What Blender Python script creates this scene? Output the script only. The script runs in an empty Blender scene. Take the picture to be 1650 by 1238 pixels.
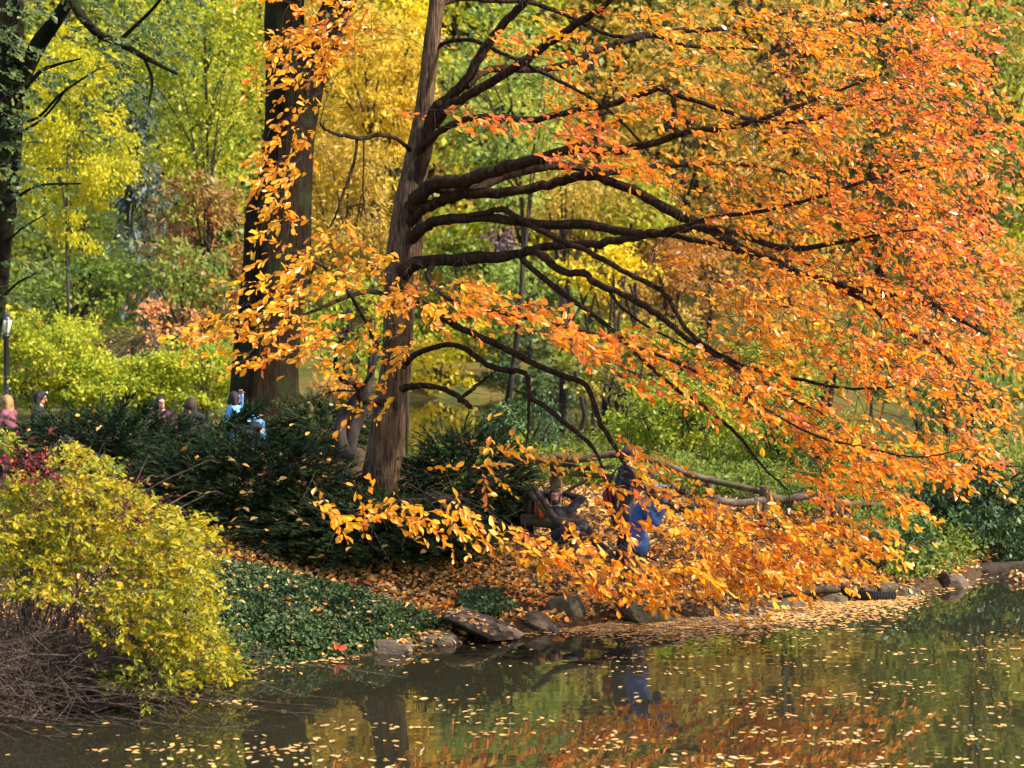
import bpy, bmesh, math, random
import numpy as np
from mathutils import Vector, Matrix, Quaternion, noise as mnoise

random.seed(7)
RNG = np.random.default_rng(11)
SC = bpy.context.scene
COL = SC.collection

# ------------------------------------------------------------------ camera, sky, sun, exposure
CAM_H, FPX = 3.92, 2750.0
PITCH = math.atan((619 - 500) / FPX)
cam_d = bpy.data.cameras.new('camera')
cam = bpy.data.objects.new('camera', cam_d)
COL.objects.link(cam)
cam.location = (0, 0, CAM_H)
cam.rotation_euler = (math.pi / 2 - PITCH, 0, 0)
cam_d.sensor_width = 36
cam_d.lens = 36 * FPX / 1650
cam_d.clip_start, cam_d.clip_end = 0.1, 1000
cam_d.dof.use_dof = True
cam_d.dof.focus_distance = 22.8
cam_d.dof.aperture_fstop = 1.7
SC.camera = cam

SUN_DIR = Vector((0.70, -0.26, 0.67)).normalized()
world = bpy.data.worlds.new('World')
SC.world = world
world.use_nodes = True
wn = world.node_tree.nodes
sky = wn.new('ShaderNodeTexSky')
sky.sky_type = 'NISHITA'
sky.sun_disc = False
sky.sun_elevation = math.asin(SUN_DIR.z)
sky.sun_rotation = math.atan2(SUN_DIR.x, SUN_DIR.y)
world.node_tree.links.new(sky.outputs[0], wn['Background'].inputs[0])
wn['Background'].inputs[1].default_value = 0.15
sun_d = bpy.data.lights.new('sun', 'SUN')
sun_d.energy = 4.5
sun_d.angle = math.radians(1.2)
sun_d.color = (1.0, 0.93, 0.82)
sun = bpy.data.objects.new('sun', sun_d)
COL.objects.link(sun)
sun.rotation_euler = SUN_DIR.to_track_quat('Z', 'Y').to_euler()
SC.view_settings.view_transform = 'Standard'
SC.view_settings.look = 'None'
SC.view_settings.gamma = 1.0
SC.view_settings.exposure = 1.18
SC.cycles.max_bounces = 8
SC.cycles.transmission_bounces = 6
SC.cycles.caustics_reflective = False
SC.cycles.caustics_refractive = False

# ------------------------------------------------------------------ helpers
CP, SP = math.cos(PITCH), math.sin(PITCH)
def P(px, py, Y):
    """photo pixel + distance in front of the camera -> point in the place"""
    a, b = (px - 825) / FPX, (619 - py) / FPX
    d = Vector((a, CP + b * SP, -SP + b * CP))
    return Vector((0, 0, CAM_H)) + d * (Y / d.y)
def Pn(px, py, Y):
    a, b = (px - 825) / FPX, (619 - py) / FPX
    dy = CP + b * SP
    return np.stack([a * Y / dy, Y + 0 * a, CAM_H + (-SP + b * CP) * Y / dy], -1)
def pix(X, Y, Z):
    dz = Z - CAM_H
    dep = Y * CP - dz * SP
    up = Y * SP + dz * CP
    return 825 + FPX * X / dep, 619 - FPX * up / dep
def unit(a):
    return a / np.maximum(np.linalg.norm(a, axis=-1, keepdims=True), 1e-9)
def sst(a, b, x):
    t = np.clip((x - a) / (b - a), 0, 1)
    return t * t * (3 - 2 * t)

def tag(o, label=None, cat=None, group=None, kind=None):
    for k, v in (('label', label), ('category', cat), ('group', group), ('kind', kind)):
        if v: o[k] = v
    return o
def empty(name, loc, label, cat, group=None, rz=0):
    o = bpy.data.objects.new(name, None)
    o.empty_display_size = 0.2
    o.location = loc
    o.rotation_euler = (0, 0, rz)
    COL.objects.link(o)
    return tag(o, label, cat, group)
def link(name, me, mat, parent=None, world_space=True):
    o = bpy.data.objects.new(name, me)
    COL.objects.link(o)
    if mat: me.materials.append(mat)
    if parent:
        o.parent = parent
        if world_space:
            m = Matrix.Translation(parent.location) @ parent.rotation_euler.to_matrix().to_4x4()
            o.matrix_parent_inverse = m.inverted()
    return o

class MB:
    """collects verts / faces (and a tone per vertex) for one mesh"""
    def __init__(s): s.v = []; s.f = []; s.n = 0; s.t = []
    def add(s, v, f, tone=None):
        v = np.asarray(v, dtype=np.float32)
        s.v.append(v)
        s.f.append(np.asarray(f, dtype=np.int32) + s.n)
        s.t.append(np.full(len(v), 0.5, np.float32) if tone is None else np.asarray(tone, np.float32))
        s.n += len(v)
    def mesh(s, name, smooth=False):
        me = bpy.data.meshes.new(name)
        if not s.v: return me
        v = np.concatenate(s.v)
        me.vertices.add(len(v)); me.vertices.foreach_set('co', v.ravel())
        loops = np.concatenate([f.ravel() for f in s.f])
        sizes = np.concatenate([np.full(len(f), f.shape[1], np.int32) for f in s.f])
        me.loops.add(len(loops)); me.loops.foreach_set('vertex_index', loops)
        starts = np.zeros(len(sizes), np.int32); starts[1:] = np.cumsum(sizes)[:-1]
        me.polygons.add(len(sizes)); me.polygons.foreach_set('loop_start', starts)
        me.polygons.foreach_set('use_smooth', np.full(len(sizes), smooth))
        at = me.attributes.new('tone', 'FLOAT', 'POINT')
        at.data.foreach_set('value', np.concatenate(s.t))
        me.update(); me.validate()
        return me
    def obj(s, name, mat, parent=None, smooth=False):
        return link(name, s.mesh(name, smooth), mat, parent)

def tube(mb, pts, radii, sides=6, cap=True, rough=0.0, seed=0.0):
    pts = np.asarray([tuple(p) for p in pts], float); n = len(pts)
    radii = np.broadcast_to(np.asarray(radii, float), (n,))
    tan = unit(np.gradient(pts, axis=0))
    ref = np.array([0.0, 0, 1]) if abs(tan[0, 2]) < 0.9 else np.array([1.0, 0, 0])
    u = unit(np.cross(tan[0], ref)); V = []
    ang = np.arange(sides) / sides * 2 * math.pi
    for i in range(n):
        u = unit(u - tan[i] * np.dot(u, tan[i])); w = np.cross(tan[i], u)
        r = np.full(sides, radii[i])
        if rough:
            for k in range(sides):
                q = Vector((math.cos(ang[k]) * 1.6 + seed, math.sin(ang[k]) * 1.6, i * 0.22))
                r[k] *= 1 + rough * (mnoise.noise(q) + 0.5 * mnoise.noise(q * 2.7))
        V.append(pts[i] + (np.cos(ang) * r)[:, None] * u + (np.sin(ang) * r)[:, None] * w)
    V = np.concatenate(V)
    i, k = np.meshgrid(np.arange(n - 1), np.arange(sides), indexing='ij')
    k2 = (k + 1) % sides
    F = np.stack([i * sides + k, i * sides + k2, (i + 1) * sides + k2, (i + 1) * sides + k], -1).reshape(-1, 4)
    mb.add(V, F)
    if cap:
        for e, ring, p in ((0, 0, pts[0] - tan[0] * radii[0] * .35), (1, n - 1, pts[-1] + tan[-1] * radii[-1] * .35)):
            rv = V[ring * sides:(ring + 1) * sides]
            vv = np.concatenate([rv, p[None]])
            ks = np.arange(sides); kk = (ks + 1) % sides
            f = np.stack([ks, kk, np.full(sides, sides)], -1)
            if e == 0: f = f[:, ::-1]
            mb.add(vv, f)

def smooth_path(pts, per=5):
    """Catmull-Rom through rows (any number of columns)"""
    p = np.asarray([tuple(q) for q in pts], float)
    p = np.concatenate([2 * p[:1] - p[1:2], p, 2 * p[-1:] - p[-2:-1]])
    out = []
    for i in range(1, len(p) - 2):
        t = (np.arange(per) / per)[:, None]
        a, b, c, d = p[i - 1], p[i], p[i + 1], p[i + 2]
        out.append(0.5 * (2 * b + (c - a) * t + (2 * a - 5 * b + 4 * c - d) * t ** 2 + (3 * b - a - 3 * c + d) * t ** 3))
    out.append(p[-2:-1])
    return np.concatenate(out)

def add_leaves(mb, pos, axis, nrm, length, width, tone, six=True, fold=0.25):
    """pos = leaf base; axis = direction of the midrib; nrm = blade normal hint"""
    n = len(pos)
    axis = unit(axis); side = unit(np.cross(axis, nrm)); nr = np.cross(side, axis)
    L = np.broadcast_to(length, (n,))[:, None]; W = L * np.broadcast_to(width, (n,))[:, None] * 0.5
    if six:
        up = nr * W * (fold * RNG.uniform(.2, 2.2, (n, 1)))
        curl = nr * L * (fold * RNG.uniform(-.9, .5, (n, 1)))
        V = np.stack([pos, pos + axis * L * .38 - side * W * .86 + up, pos + axis * L * .72 - side * W * .9 + up,
                      pos + axis * L * (1 - .12 * fold) + curl, pos + axis * L * .72 + side * W * .9 + up,
                      pos + axis * L * .38 + side * W * .86 + up], 1)
        f = np.array([[0, 3, 2, 1], [0, 5, 4, 3]])
        k = 6
    else:
        V = np.stack([pos, pos + axis * L * .5 - side * W, pos + axis * L, pos + axis * L * .5 + side * W], 1)
        f = np.array([[0, 3, 2, 1]]); k = 4
    F = (np.arange(n)[:, None, None] * k + f[None]).reshape(-1, 4)
    mb.add(V.reshape(-1, 3), F, np.repeat(np.broadcast_to(tone, (n,)), k))

def rnd_dir(n, bias=(0, 0, 0)):
    return unit(RNG.normal(size=(n, 3)) * 0.6 + np.asarray(bias))

# ------------------------------------------------------------------ materials
def new_mat(name):
    m = bpy.data.materials.new(name); m.use_nodes = True
    nt = m.node_tree; b = nt.nodes['Principled BSDF']
    return m, nt, b, nt.nodes['Material Output']
def ramp(nt, stops, src):
    r = nt.nodes.new('ShaderNodeValToRGB')
    e = r.color_ramp.elements
    while len(e) < len(stops): e.new(0.5)
    for k, (p, c) in enumerate(stops):
        e[k].position = p; e[k].color = (*c, 1)
    nt.links.new(src, r.inputs[0])
    return r
def noise_tex(nt, scale, detail=3, stretch=None, rough=0.6):
    t = nt.nodes.new('ShaderNodeTexNoise'); t.inputs['Scale'].default_value = scale
    t.inputs['Detail'].default_value = detail; t.inputs['Roughness'].default_value = rough
    g = nt.nodes.new('ShaderNodeNewGeometry')
    if stretch:
        mp = nt.nodes.new('ShaderNodeMapping'); mp.inputs['Scale'].default_value = stretch
        nt.links.new(g.outputs['Position'], mp.inputs[0]); nt.links.new(mp.outputs[0], t.inputs['Vector'])
    else:
        nt.links.new(g.outputs['Position'], t.inputs['Vector'])
    return t
def leaf_mat(name, stops, trans=0.4, rough=0.5, spec=0.35):
    m, nt, b, out = new_mat(name)
    a = nt.nodes.new('ShaderNodeAttribute'); a.attribute_name = 'tone'
    r = ramp(nt, stops, a.outputs['Fac'])
    nt.links.new(r.outputs[0], b.inputs['Base Color'])
    b.inputs['Roughness'].default_value = rough
    b.inputs['Specular IOR Level'].default_value = spec
    tr = nt.nodes.new('ShaderNodeBsdfTranslucent'); mx = nt.nodes.new('ShaderNodeMixShader')
    nt.links.new(r.outputs[0], tr.inputs[0])
    mx.inputs[0].default_value = trans
    nt.links.new(b.outputs[0], mx.inputs[1]); nt.links.new(tr.outputs[0], mx.inputs[2])
    nt.links.new(mx.outputs[0], out.inputs[0])
    return m
def bark_mat(name, dark, light, scale=9.0, stretch=(1, 1, .16), bump=0.6, moss=None):
    m, nt, b, out = new_mat(name)
    t = noise_tex(nt, scale, 6, stretch, 0.65)
    r = ramp(nt, [(0.36, dark), (0.66, light)], t.outputs['Fac'])
    col = r.outputs[0]
    if moss:
        t2 = noise_tex(nt, 1.6, 4)
        r2 = ramp(nt, [(0.5, (0, 0, 0)), (0.62, (1, 1, 1))], t2.outputs['Fac'])
        mx = nt.nodes.new('ShaderNodeMixRGB'); mx.inputs[2].default_value = (*moss, 1)
        nt.links.new(r2.outputs[0], mx.inputs[0]); nt.links.new(col, mx.inputs[1]); col = mx.outputs[0]
    nt.links.new(col, b.inputs['Base Color'])
    b.inputs['Roughness'].default_value = 0.9; b.inputs['Specular IOR Level'].default_value = .08
    bp = nt.nodes.new('ShaderNodeBump'); bp.inputs['Strength'].default_value = bump; bp.inputs['Distance'].default_value = 0.05
    nt.links.new(t.outputs['Fac'], bp.inputs['Height']); nt.links.new(bp.outputs[0], b.inputs['Normal'])
    return m
def cloth_mat(name, c, rough=0.85, var=0.25):
    m, nt, b, out = new_mat(name)
    t = noise_tex(nt, 14, 4)
    r = ramp(nt, [(0.3, tuple(x * (1 - var) for x in c)), (0.7, tuple(min(1, x * (1 + var)) for x in c))], t.outputs['Fac'])
    nt.links.new(r.outputs[0], b.inputs['Base Color']); b.inputs['Roughness'].default_value = rough
    bp = nt.nodes.new('ShaderNodeBump'); bp.inputs['Strength'].default_value = 0.3; bp.inputs['Distance'].default_value = 0.02
    nt.links.new(t.outputs['Fac'], bp.inputs['Height']); nt.links.new(bp.outputs[0], b.inputs['Normal'])
    return m

M = {}
M['tupelo_leaf'] = leaf_mat('tupelo_leaf', [(0.0, (.96, .52, .02)), (0.3, (.98, .40, .015)), (0.58, (.98, .29, .02)), (0.8, (.97, .22, .07)), (1.0, (.92, .13, .13))], 0.5, 0.36, 0.7)
M['yellow_bush_leaf'] = leaf_mat('yellow_bush_leaf', [(0.0, (.10, .17, .02)), (0.3, (.26, .29, .015)), (0.65, (.6, .43, .012)), (1.0, (.66, .38, .015))], 0.45)
M['red_leaf'] = leaf_mat('red_leaf', [(0, (.1, .012, .014)), (0.6, (.24, .025, .03)), (1, (.36, .06, .05))], 0.3)
M['yew_leaf'] = leaf_mat('yew_leaf', [(0, (.008, .016, .005)), (0.6, (.022, .045, .012)), (1, (.06, .09, .022))], 0.15, 0.65, 0.1)
M['ivy_leaf'] = leaf_mat('ivy_leaf', [(0, (.022, .042, .012)), (0.6, (.06, .105, .03)), (1, (.17, .2, .055))], 0.25, 0.5, 0.3)
M['litter_leaf'] = leaf_mat('litter_leaf', [(0, (.2, .1, .035)), (0.3, (.46, .26, .09)), (0.55, (.72, .44, .16)), (0.8, (.74, .36, .05)), (1, (.75, .22, .03))], 0.15, 0.55)
M['float_pale'] = leaf_mat('float_pale', [(0, (.36, .22, .09)), (1, (.66, .5, .25))], 0.1, 0.35)
M['float_yellow'] = leaf_mat('float_yellow', [(0, (.72, .5, .06)), (1, (.82, .62, .1))], 0.1, 0.35)
M['float_orange'] = leaf_mat('float_orange', [(0, (.74, .3, .05)), (1, (.74, .4, .1))], 0.1, 0.35)
def fol(name, a, b, c, trans=0.5):
    M[name] = leaf_mat(name, [(0, a), (0.5, b), (1, c)], trans)
fol('yellow', (.34, .36, .02), (.66, .56, .015), (.8, .6, .02))
fol('yellowgreen', (.14, .23, .03), (.42, .44, .03), (.72, .58, .03))
fol('lightgreen', (.16, .25, .05), (.34, .4, .07), (.58, .52, .07))
fol('green', (.06, .12, .015), (.17, .25, .03), (.36, .36, .04))
fol('midgreen', (.09, .15, .02), (.2, .26, .035), (.42, .4, .05))
fol('darkgreen', (.02, .045, .012), (.055, .11, .028), (.14, .2, .06), .25)
fol('spruce', (.04, .06, .045), (.08, .115, .09), (.15, .19, .15), .2)
fol('bronze', (.26, .12, .04), (.46, .2, .06), (.36, .36, .1))
fol('gold', (.4, .3, .03), (.72, .48, .03), (.82, .58, .06))
fol('tawny', (.3, .22, .04), (.54, .36, .05), (.66, .42, .06))
fol('olive', (.14, .16, .03), (.3, .28, .04), (.5, .38, .05))
fol('russet', (.34, .14, .04), (.56, .26, .06), (.62, .38, .1))
fol('salmon', (.55, .2, .07), (.75, .33, .12), (.74, .44, .18))
fol('lime', (.14, .22, .02), (.36, .42, .03), (.6, .54, .03))
fol('bright_gold', (.6, .5, .02), (.84, .62, .02), (.88, .6, .03))
fol('purple', (.1, .05, .08), (.17, .09, .13), (.22, .14, .17), .2)
fol('shade_yellow', (.05, .07, .02), (.2, .2, .04), (.55, .42, .06))
fol('paleleaf', (.08, .13, .04), (.18, .24, .07), (.5, .4, .07))
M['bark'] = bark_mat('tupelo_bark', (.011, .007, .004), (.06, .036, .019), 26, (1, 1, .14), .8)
M['sunlit_bark'] = bark_mat('tupelo_sunlit_bark', (.03, .019, .011), (.2, .125, .072), 30, (1, 1, .1), .9)  # lighter copy of the limb bark, sunlight on the trunk painted into its colour
M['twig'] = bark_mat('twig_bark', (.022, .015, .012), (.085, .06, .05), 12, (1, 1, 1), .2)
M['elm_bark'] = bark_mat('elm_bark', (.007, .004, .002), (.03, .017, .008), 24, (1, 1, .09), 1.0, (.022, .026, .009))
M['mossy_bark'] = bark_mat('mossy_bark', (.004, .004, .002), (.02, .016, .008), 9, (1, 1, .2), .8, (.018, .024, .006))
M['far_bark'] = bark_mat('far_bark', (.02, .015, .012), (.07, .055, .045), 5, (1, 1, .2), .4)
M['grey_twig'] = bark_mat('grey_twig', (.045, .03, .022), (.17, .12, .09), 12, (1, 1, 1), .2)
M['log'] = bark_mat('log_wood', (.04, .029, .02), (.19, .145, .105), 14, (.35, .35, .35), .6, (.08, .09, .04))
M['darklog'] = bark_mat('dark_log_wood', (.025, .018, .012), (.09, .065, .045), 12, (.4, .4, .4), .6)
M['skin'] = cloth_mat('skin', (.42, .2, .13), .55, .08)
M['black_cloth'] = cloth_mat('black_cloth', (.012, .012, .015))
M['navy_cloth'] = cloth_mat('navy_cloth', (.018, .02, .035))
M['blue_coat'] = cloth_mat('blue_coat', (.04, .1, .27))
M['sky_cloth'] = cloth_mat('sky_cloth', (.16, .42, .78))
M['denim'] = cloth_mat('denim', (.03, .04, .06))
M['khaki'] = cloth_mat('khaki', (.17, .14, .11))
M['purple_cloth'] = cloth_mat('purple_cloth', (.065, .008, .04))
M['pink_cloth'] = cloth_mat('pink_cloth', (.22, .06, .085))
M['orange_cloth'] = cloth_mat('orange_cloth', (.7, .12, .02))
M['red_cloth'] = cloth_mat('red_cloth', (.3, .02, .03))
M['white_cloth'] = cloth_mat('white_cloth', (.6, .58, .55))
M['brown_cap'] = cloth_mat('brown_cap', (.12, .075, .05))
M['boot'] = cloth_mat('boot', (.1, .06, .035), .7)
M['dark_hair'] = cloth_mat('dark_hair', (.010, .006, .005), .75)
M['brown_hair'] = cloth_mat('brown_hair', (.04, .018, .010), .75)
M['blond_hair'] = cloth_mat('blond_hair', (.3, .16, .055), .75)
M['black_plastic'] = cloth_mat('black_plastic', (.012, .012, .012), .35)
M['iron'] = cloth_mat('painted_iron', (.015, .017, .018), .4)
M['lamp_glass'] = cloth_mat('lamp_glass', (.58, .54, .38), .25, .08)
M['lips'] = cloth_mat('lips', (.35, .09, .08), .5)
def rock_mat(name, a, b):
    m, nt, bs, out = new_mat(name)
    t = noise_tex(nt, 7, 8, None, .7)
    r = ramp(nt, [(0.3, a), (0.7, b)], t.outputs['Fac'])
    nt.links.new(r.outputs[0], bs.inputs['Base Color']); bs.inputs['Roughness'].default_value = .8; bs.inputs['Specular IOR Level'].default_value = .15
    bp = nt.nodes.new('ShaderNodeBump'); bp.inputs['Strength'].default_value = .8; bp.inputs['Distance'].default_value = .06
    nt.links.new(t.outputs['Fac'], bp.inputs['Height']); nt.links.new(bp.outputs[0], bs.inputs['Normal'])
    return m
M['rock'] = rock_mat('rock', (.04, .03, .022), (.17, .125, .085))
M['mossrock'] = rock_mat('moss_rock', (.04, .036, .02), (.16, .135, .08))

# ------------------------------------------------------------------ terrain and water
SHX = np.array([-60, -25, -12, -7, -4.8, -4.2, -3.4, -2.9, -1.85, -.9, .1, 1.2, 2.6, 3.9, 5.1, 5.8, 6.5, 7.3, 9, 12, 18, 30, 60])
SHY = np.array([10, 12, 14, 15.5, 16.1, 16.6, 17.4, 18.6, 19.2, 20.1, 20.65, 21.2, 21.8, 22.7, 23.4, 23.7, 24.3, 25.8, 27.4, 28, 27.5, 24, 18])
def ground_z(x, y):
    x = np.asarray(x, float); y = np.asarray(y, float)
    d = y - np.interp(x, SHX, SHY) + 0.12 * np.sin(x * 3.1) + 0.07 * np.sin(x * 7.7 + 1)
    land = 0.10 * np.clip(d * 6, 0, 1) + 0.1 * np.clip(d, 0, 7.5 + 7.5 * (1 - sst(-3.8, -1.6, x)))
    bed = np.maximum(0.3 * d, -0.9)
    pen = np.where(d > 0, land, bed)
    chan = sst(-11, -8, x) * (1 - sst(13, 18, x))
    low = 0.45 * (1 - chan) - 0.8 * chan
    z = pen + (low - pen) * sst(34, 42, y + 0 * x)
    yb = 77 + 1.5 * np.sin(x * .35) - 12 * sst(6, 12, x)
    t = np.clip(y - yb, 0, 75)
    rise = sst(-1.5, 1.0, y - yb)
    z = z + (0.25 + 0.13 * t - z) * rise
    return z + 0.04 * np.sin(x * 1.7 + y * .9) * np.clip(d - .5, 0, 1)
def gz(x, y): return float(ground_z(x, y))
gx = np.concatenate([np.linspace(-150, -12, 40)[:-1], np.linspace(-12, 12, 180), np.linspace(12, 150, 40)[1:]])
gy = np.concatenate([np.linspace(-60, 12, 20)[:-1], np.linspace(12, 36, 190), np.linspace(36, 300, 130)[1:]])
XX, YY = np.meshgrid(gx, gy)
ZZ = ground_z(XX, YY)
nx, ny = len(gx), len(gy)
mb = MB()
ii, jj = np.meshgrid(np.arange(ny - 1), np.arange(nx - 1), indexing='ij')
mb.add(np.stack([XX, YY, ZZ], -1).reshape(-1, 3),
       np.stack([ii * nx + jj, ii * nx + jj + 1, (ii + 1) * nx + jj + 1, (ii + 1) * nx + jj], -1).reshape(-1, 4), sst(36, 50, YY).ravel())
m, nt, b, out = new_mat('soil')
t1 = noise_tex(nt, 30, 6); t2 = noise_tex(nt, .35, 4)
r1 = ramp(nt, [(.3, (.025, .016, .010)), (.55, (.075, .046, .024)), (.74, (.2, .115, .045))], t1.outputs['Fac'])
r2 = ramp(nt, [(.35, (.05, .075, .02)), (.5, (.13, .12, .02)), (.65, (.16, .1, .03))], t2.outputs['Fac'])
mx = nt.nodes.new('ShaderNodeMixRGB'); at_ = nt.nodes.new('ShaderNodeAttribute'); at_.attribute_name = 'tone'
ml = nt.nodes.new('ShaderNodeMath'); ml.operation = 'MULTIPLY'; ml.inputs[1].default_value = .7
nt.links.new(at_.outputs['Fac'], ml.inputs[0]); nt.links.new(ml.outputs[0], mx.inputs[0])
nt.links.new(r1.outputs[0], mx.inputs[1]); nt.links.new(r2.outputs[0], mx.inputs[2]); nt.links.new(mx.outputs[0], b.inputs['Base Color'])
b.inputs['Roughness'].default_value = .95; b.inputs['Specular IOR Level'].default_value = .05
bp = nt.nodes.new('ShaderNodeBump'); bp.inputs['Strength'].default_value = .5; bp.inputs['Distance'].default_value = .05
nt.links.new(t1.outputs['Fac'], bp.inputs['Height']); nt.links.new(bp.outputs[0], b.inputs['Normal'])
tag(mb.obj('ground', m, smooth=True), 'leaf strewn brown earth bank around the pond', kind='structure')

m, nt, b, out = new_mat('pond_water')
b.inputs['Base Color'].default_value = (.020, .018, .010, 1)
b.inputs['Roughness'].default_value = .0
b.inputs['IOR'].default_value = 1.45
b.inputs['Specular IOR Level'].default_value = 1.0
t1 = noise_tex(nt, 3.2, 1.5, (.6, 1.0, 1), .45)
t2 = noise_tex(nt, 22.0, 2, (.6, 1.0, 1), .5)
ad = nt.nodes.new('ShaderNodeMath'); ad.operation = 'MULTIPLY_ADD'; ad.inputs[1].default_value = .06
nt.links.new(t2.outputs['Fac'], ad.inputs[0]); nt.links.new(t1.outputs['Fac'], ad.inputs[2])
bp = nt.nodes.new('ShaderNodeBump'); bp.inputs['Strength'].default_value = .10; bp.inputs['Distance'].default_value = .012
nt.links.new(ad.outputs[0], bp.inputs['Height']); nt.links.new(bp.outputs[0], b.inputs['Normal'])
mb = MB()
mb.add([(-150, -60, 0), (150, -60, 0), (150, 120, 0), (-150, 120, 0)], [[0, 1, 2, 3]])
tag(mb.obj('pond_water', m), 'dark still pond mirroring the autumn trees', kind='structure')

# ------------------------------------------------------------------ big structure: trees
def limb_path(rows, per=5):
    """rows: (px, py, Y, width_px) -> smoothed 3D points and radii"""
    q = []
    for px, py, Y, w in rows:
        p = P(px, py, Y); q.append((p.x, p.y, p.z, w * 0.5 * Y / FPX))
    s = smooth_path(q, per)
    return s[:, :3], np.maximum(s[:, 3], .004)

class Grow:
    """a skeleton that branchlets reach out from, each ending in a leafy spray"""
    def __init__(s): s.p = []; s.t = []; s.r = []; s.arr = None
    def add(s, pts, rad):
        tan = unit(np.gradient(np.asarray(pts), axis=0))
        s.p.append(np.asarray(pts)); s.t.append(tan); s.r.append(np.asarray(rad)); s.arr = None
    def arrays(s):
        if s.arr is None:
            s.arr = (np.concatenate(s.p), np.concatenate(s.t), np.concatenate(s.r))
            s.p, s.t, s.r = [s.arr[0]], [s.arr[1]], [s.arr[2]]
        return s.arr
    def reach(s, mb, base, d, rmin=.0035, rk=.006):
        p, t, r = s.arrays()
        v = base - p; dist = np.linalg.norm(v, axis=1) + 1e-6
        cs = (v * t).sum(1) / dist
        cost = dist * (1.35 - .45 * cs)
        i = int(np.argmin(cost)); D = dist[i]
        if D < .06: return
        k = int(np.clip(D / .18, 3, 12))
        u = np.linspace(0, 1, k + 1)[:, None]
        m0 = (t[i] * .6 + v[i] / D * .6) * D; m1 = d * D * .8
        h = (2 * u ** 3 - 3 * u ** 2 + 1) * p[i] + (u ** 3 - 2 * u ** 2 + u) * m0 + (-2 * u ** 3 + 3 * u ** 2) * base + (u ** 3 - u ** 2) * m1
        h[1:-1] += RNG.normal(size=(k - 1, 3)) * .012 * min(D, 1.5)
        r0 = min(r[i] * .7, rmin + rk * D)
        rad = np.linspace(r0, rmin, k + 1)
        tube(mb, h, rad, 5 if r0 > .012 else 4, cap=False)
        s.add(h[1:], rad[1:])

def spray(tw, lv, base, d, L, nleaf, llen, wid, tone, droop=.12, facing=.35, r=.0035):
    d = unit(d)
    u = np.linspace(0, 1, 5)[:, None]
    side = unit(np.cross(d, np.array([0, 0, 1.0])) + RNG.normal(size=3) * .35)
    bend = RNG.normal() * .12
    pts = base + d * L * u + np.array([0, 0, -1.0]) * droop * L * u ** 2 + side * bend * L * u ** 2
    tube(tw, pts, np.linspace(r, r * .5, 5), 3, cap=False)
    tt = np.sort(RNG.uniform(.12, 1.0, nleaf)); tt[-1] = 1.0
    pos = np.stack([np.interp(tt, u[:, 0], pts[:, c]) for c in range(3)], 1)
    sg = np.where(np.arange(nleaf) % 2 == 0, 1, -1)[:, None]
    ax = d * .75 + side * sg * RNG.uniform(.3, 1.0, (nleaf, 1)) + RNG.normal(size=(nleaf, 3)) * .28 + np.array([0, 0, -.22])
    nr = np.array([0.12, -facing, .55]) + RNG.normal(size=(nleaf, 3)) * .5
    pos = pos + unit(ax) * .012
    add_leaves(lv, pos, ax, nr, llen * RNG.uniform(.4, 1.3, nleaf), wid * RNG.uniform(.6, 1.25, nleaf),
               np.clip(tone + RNG.normal(size=nleaf) * .13, 0, 1))

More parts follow.
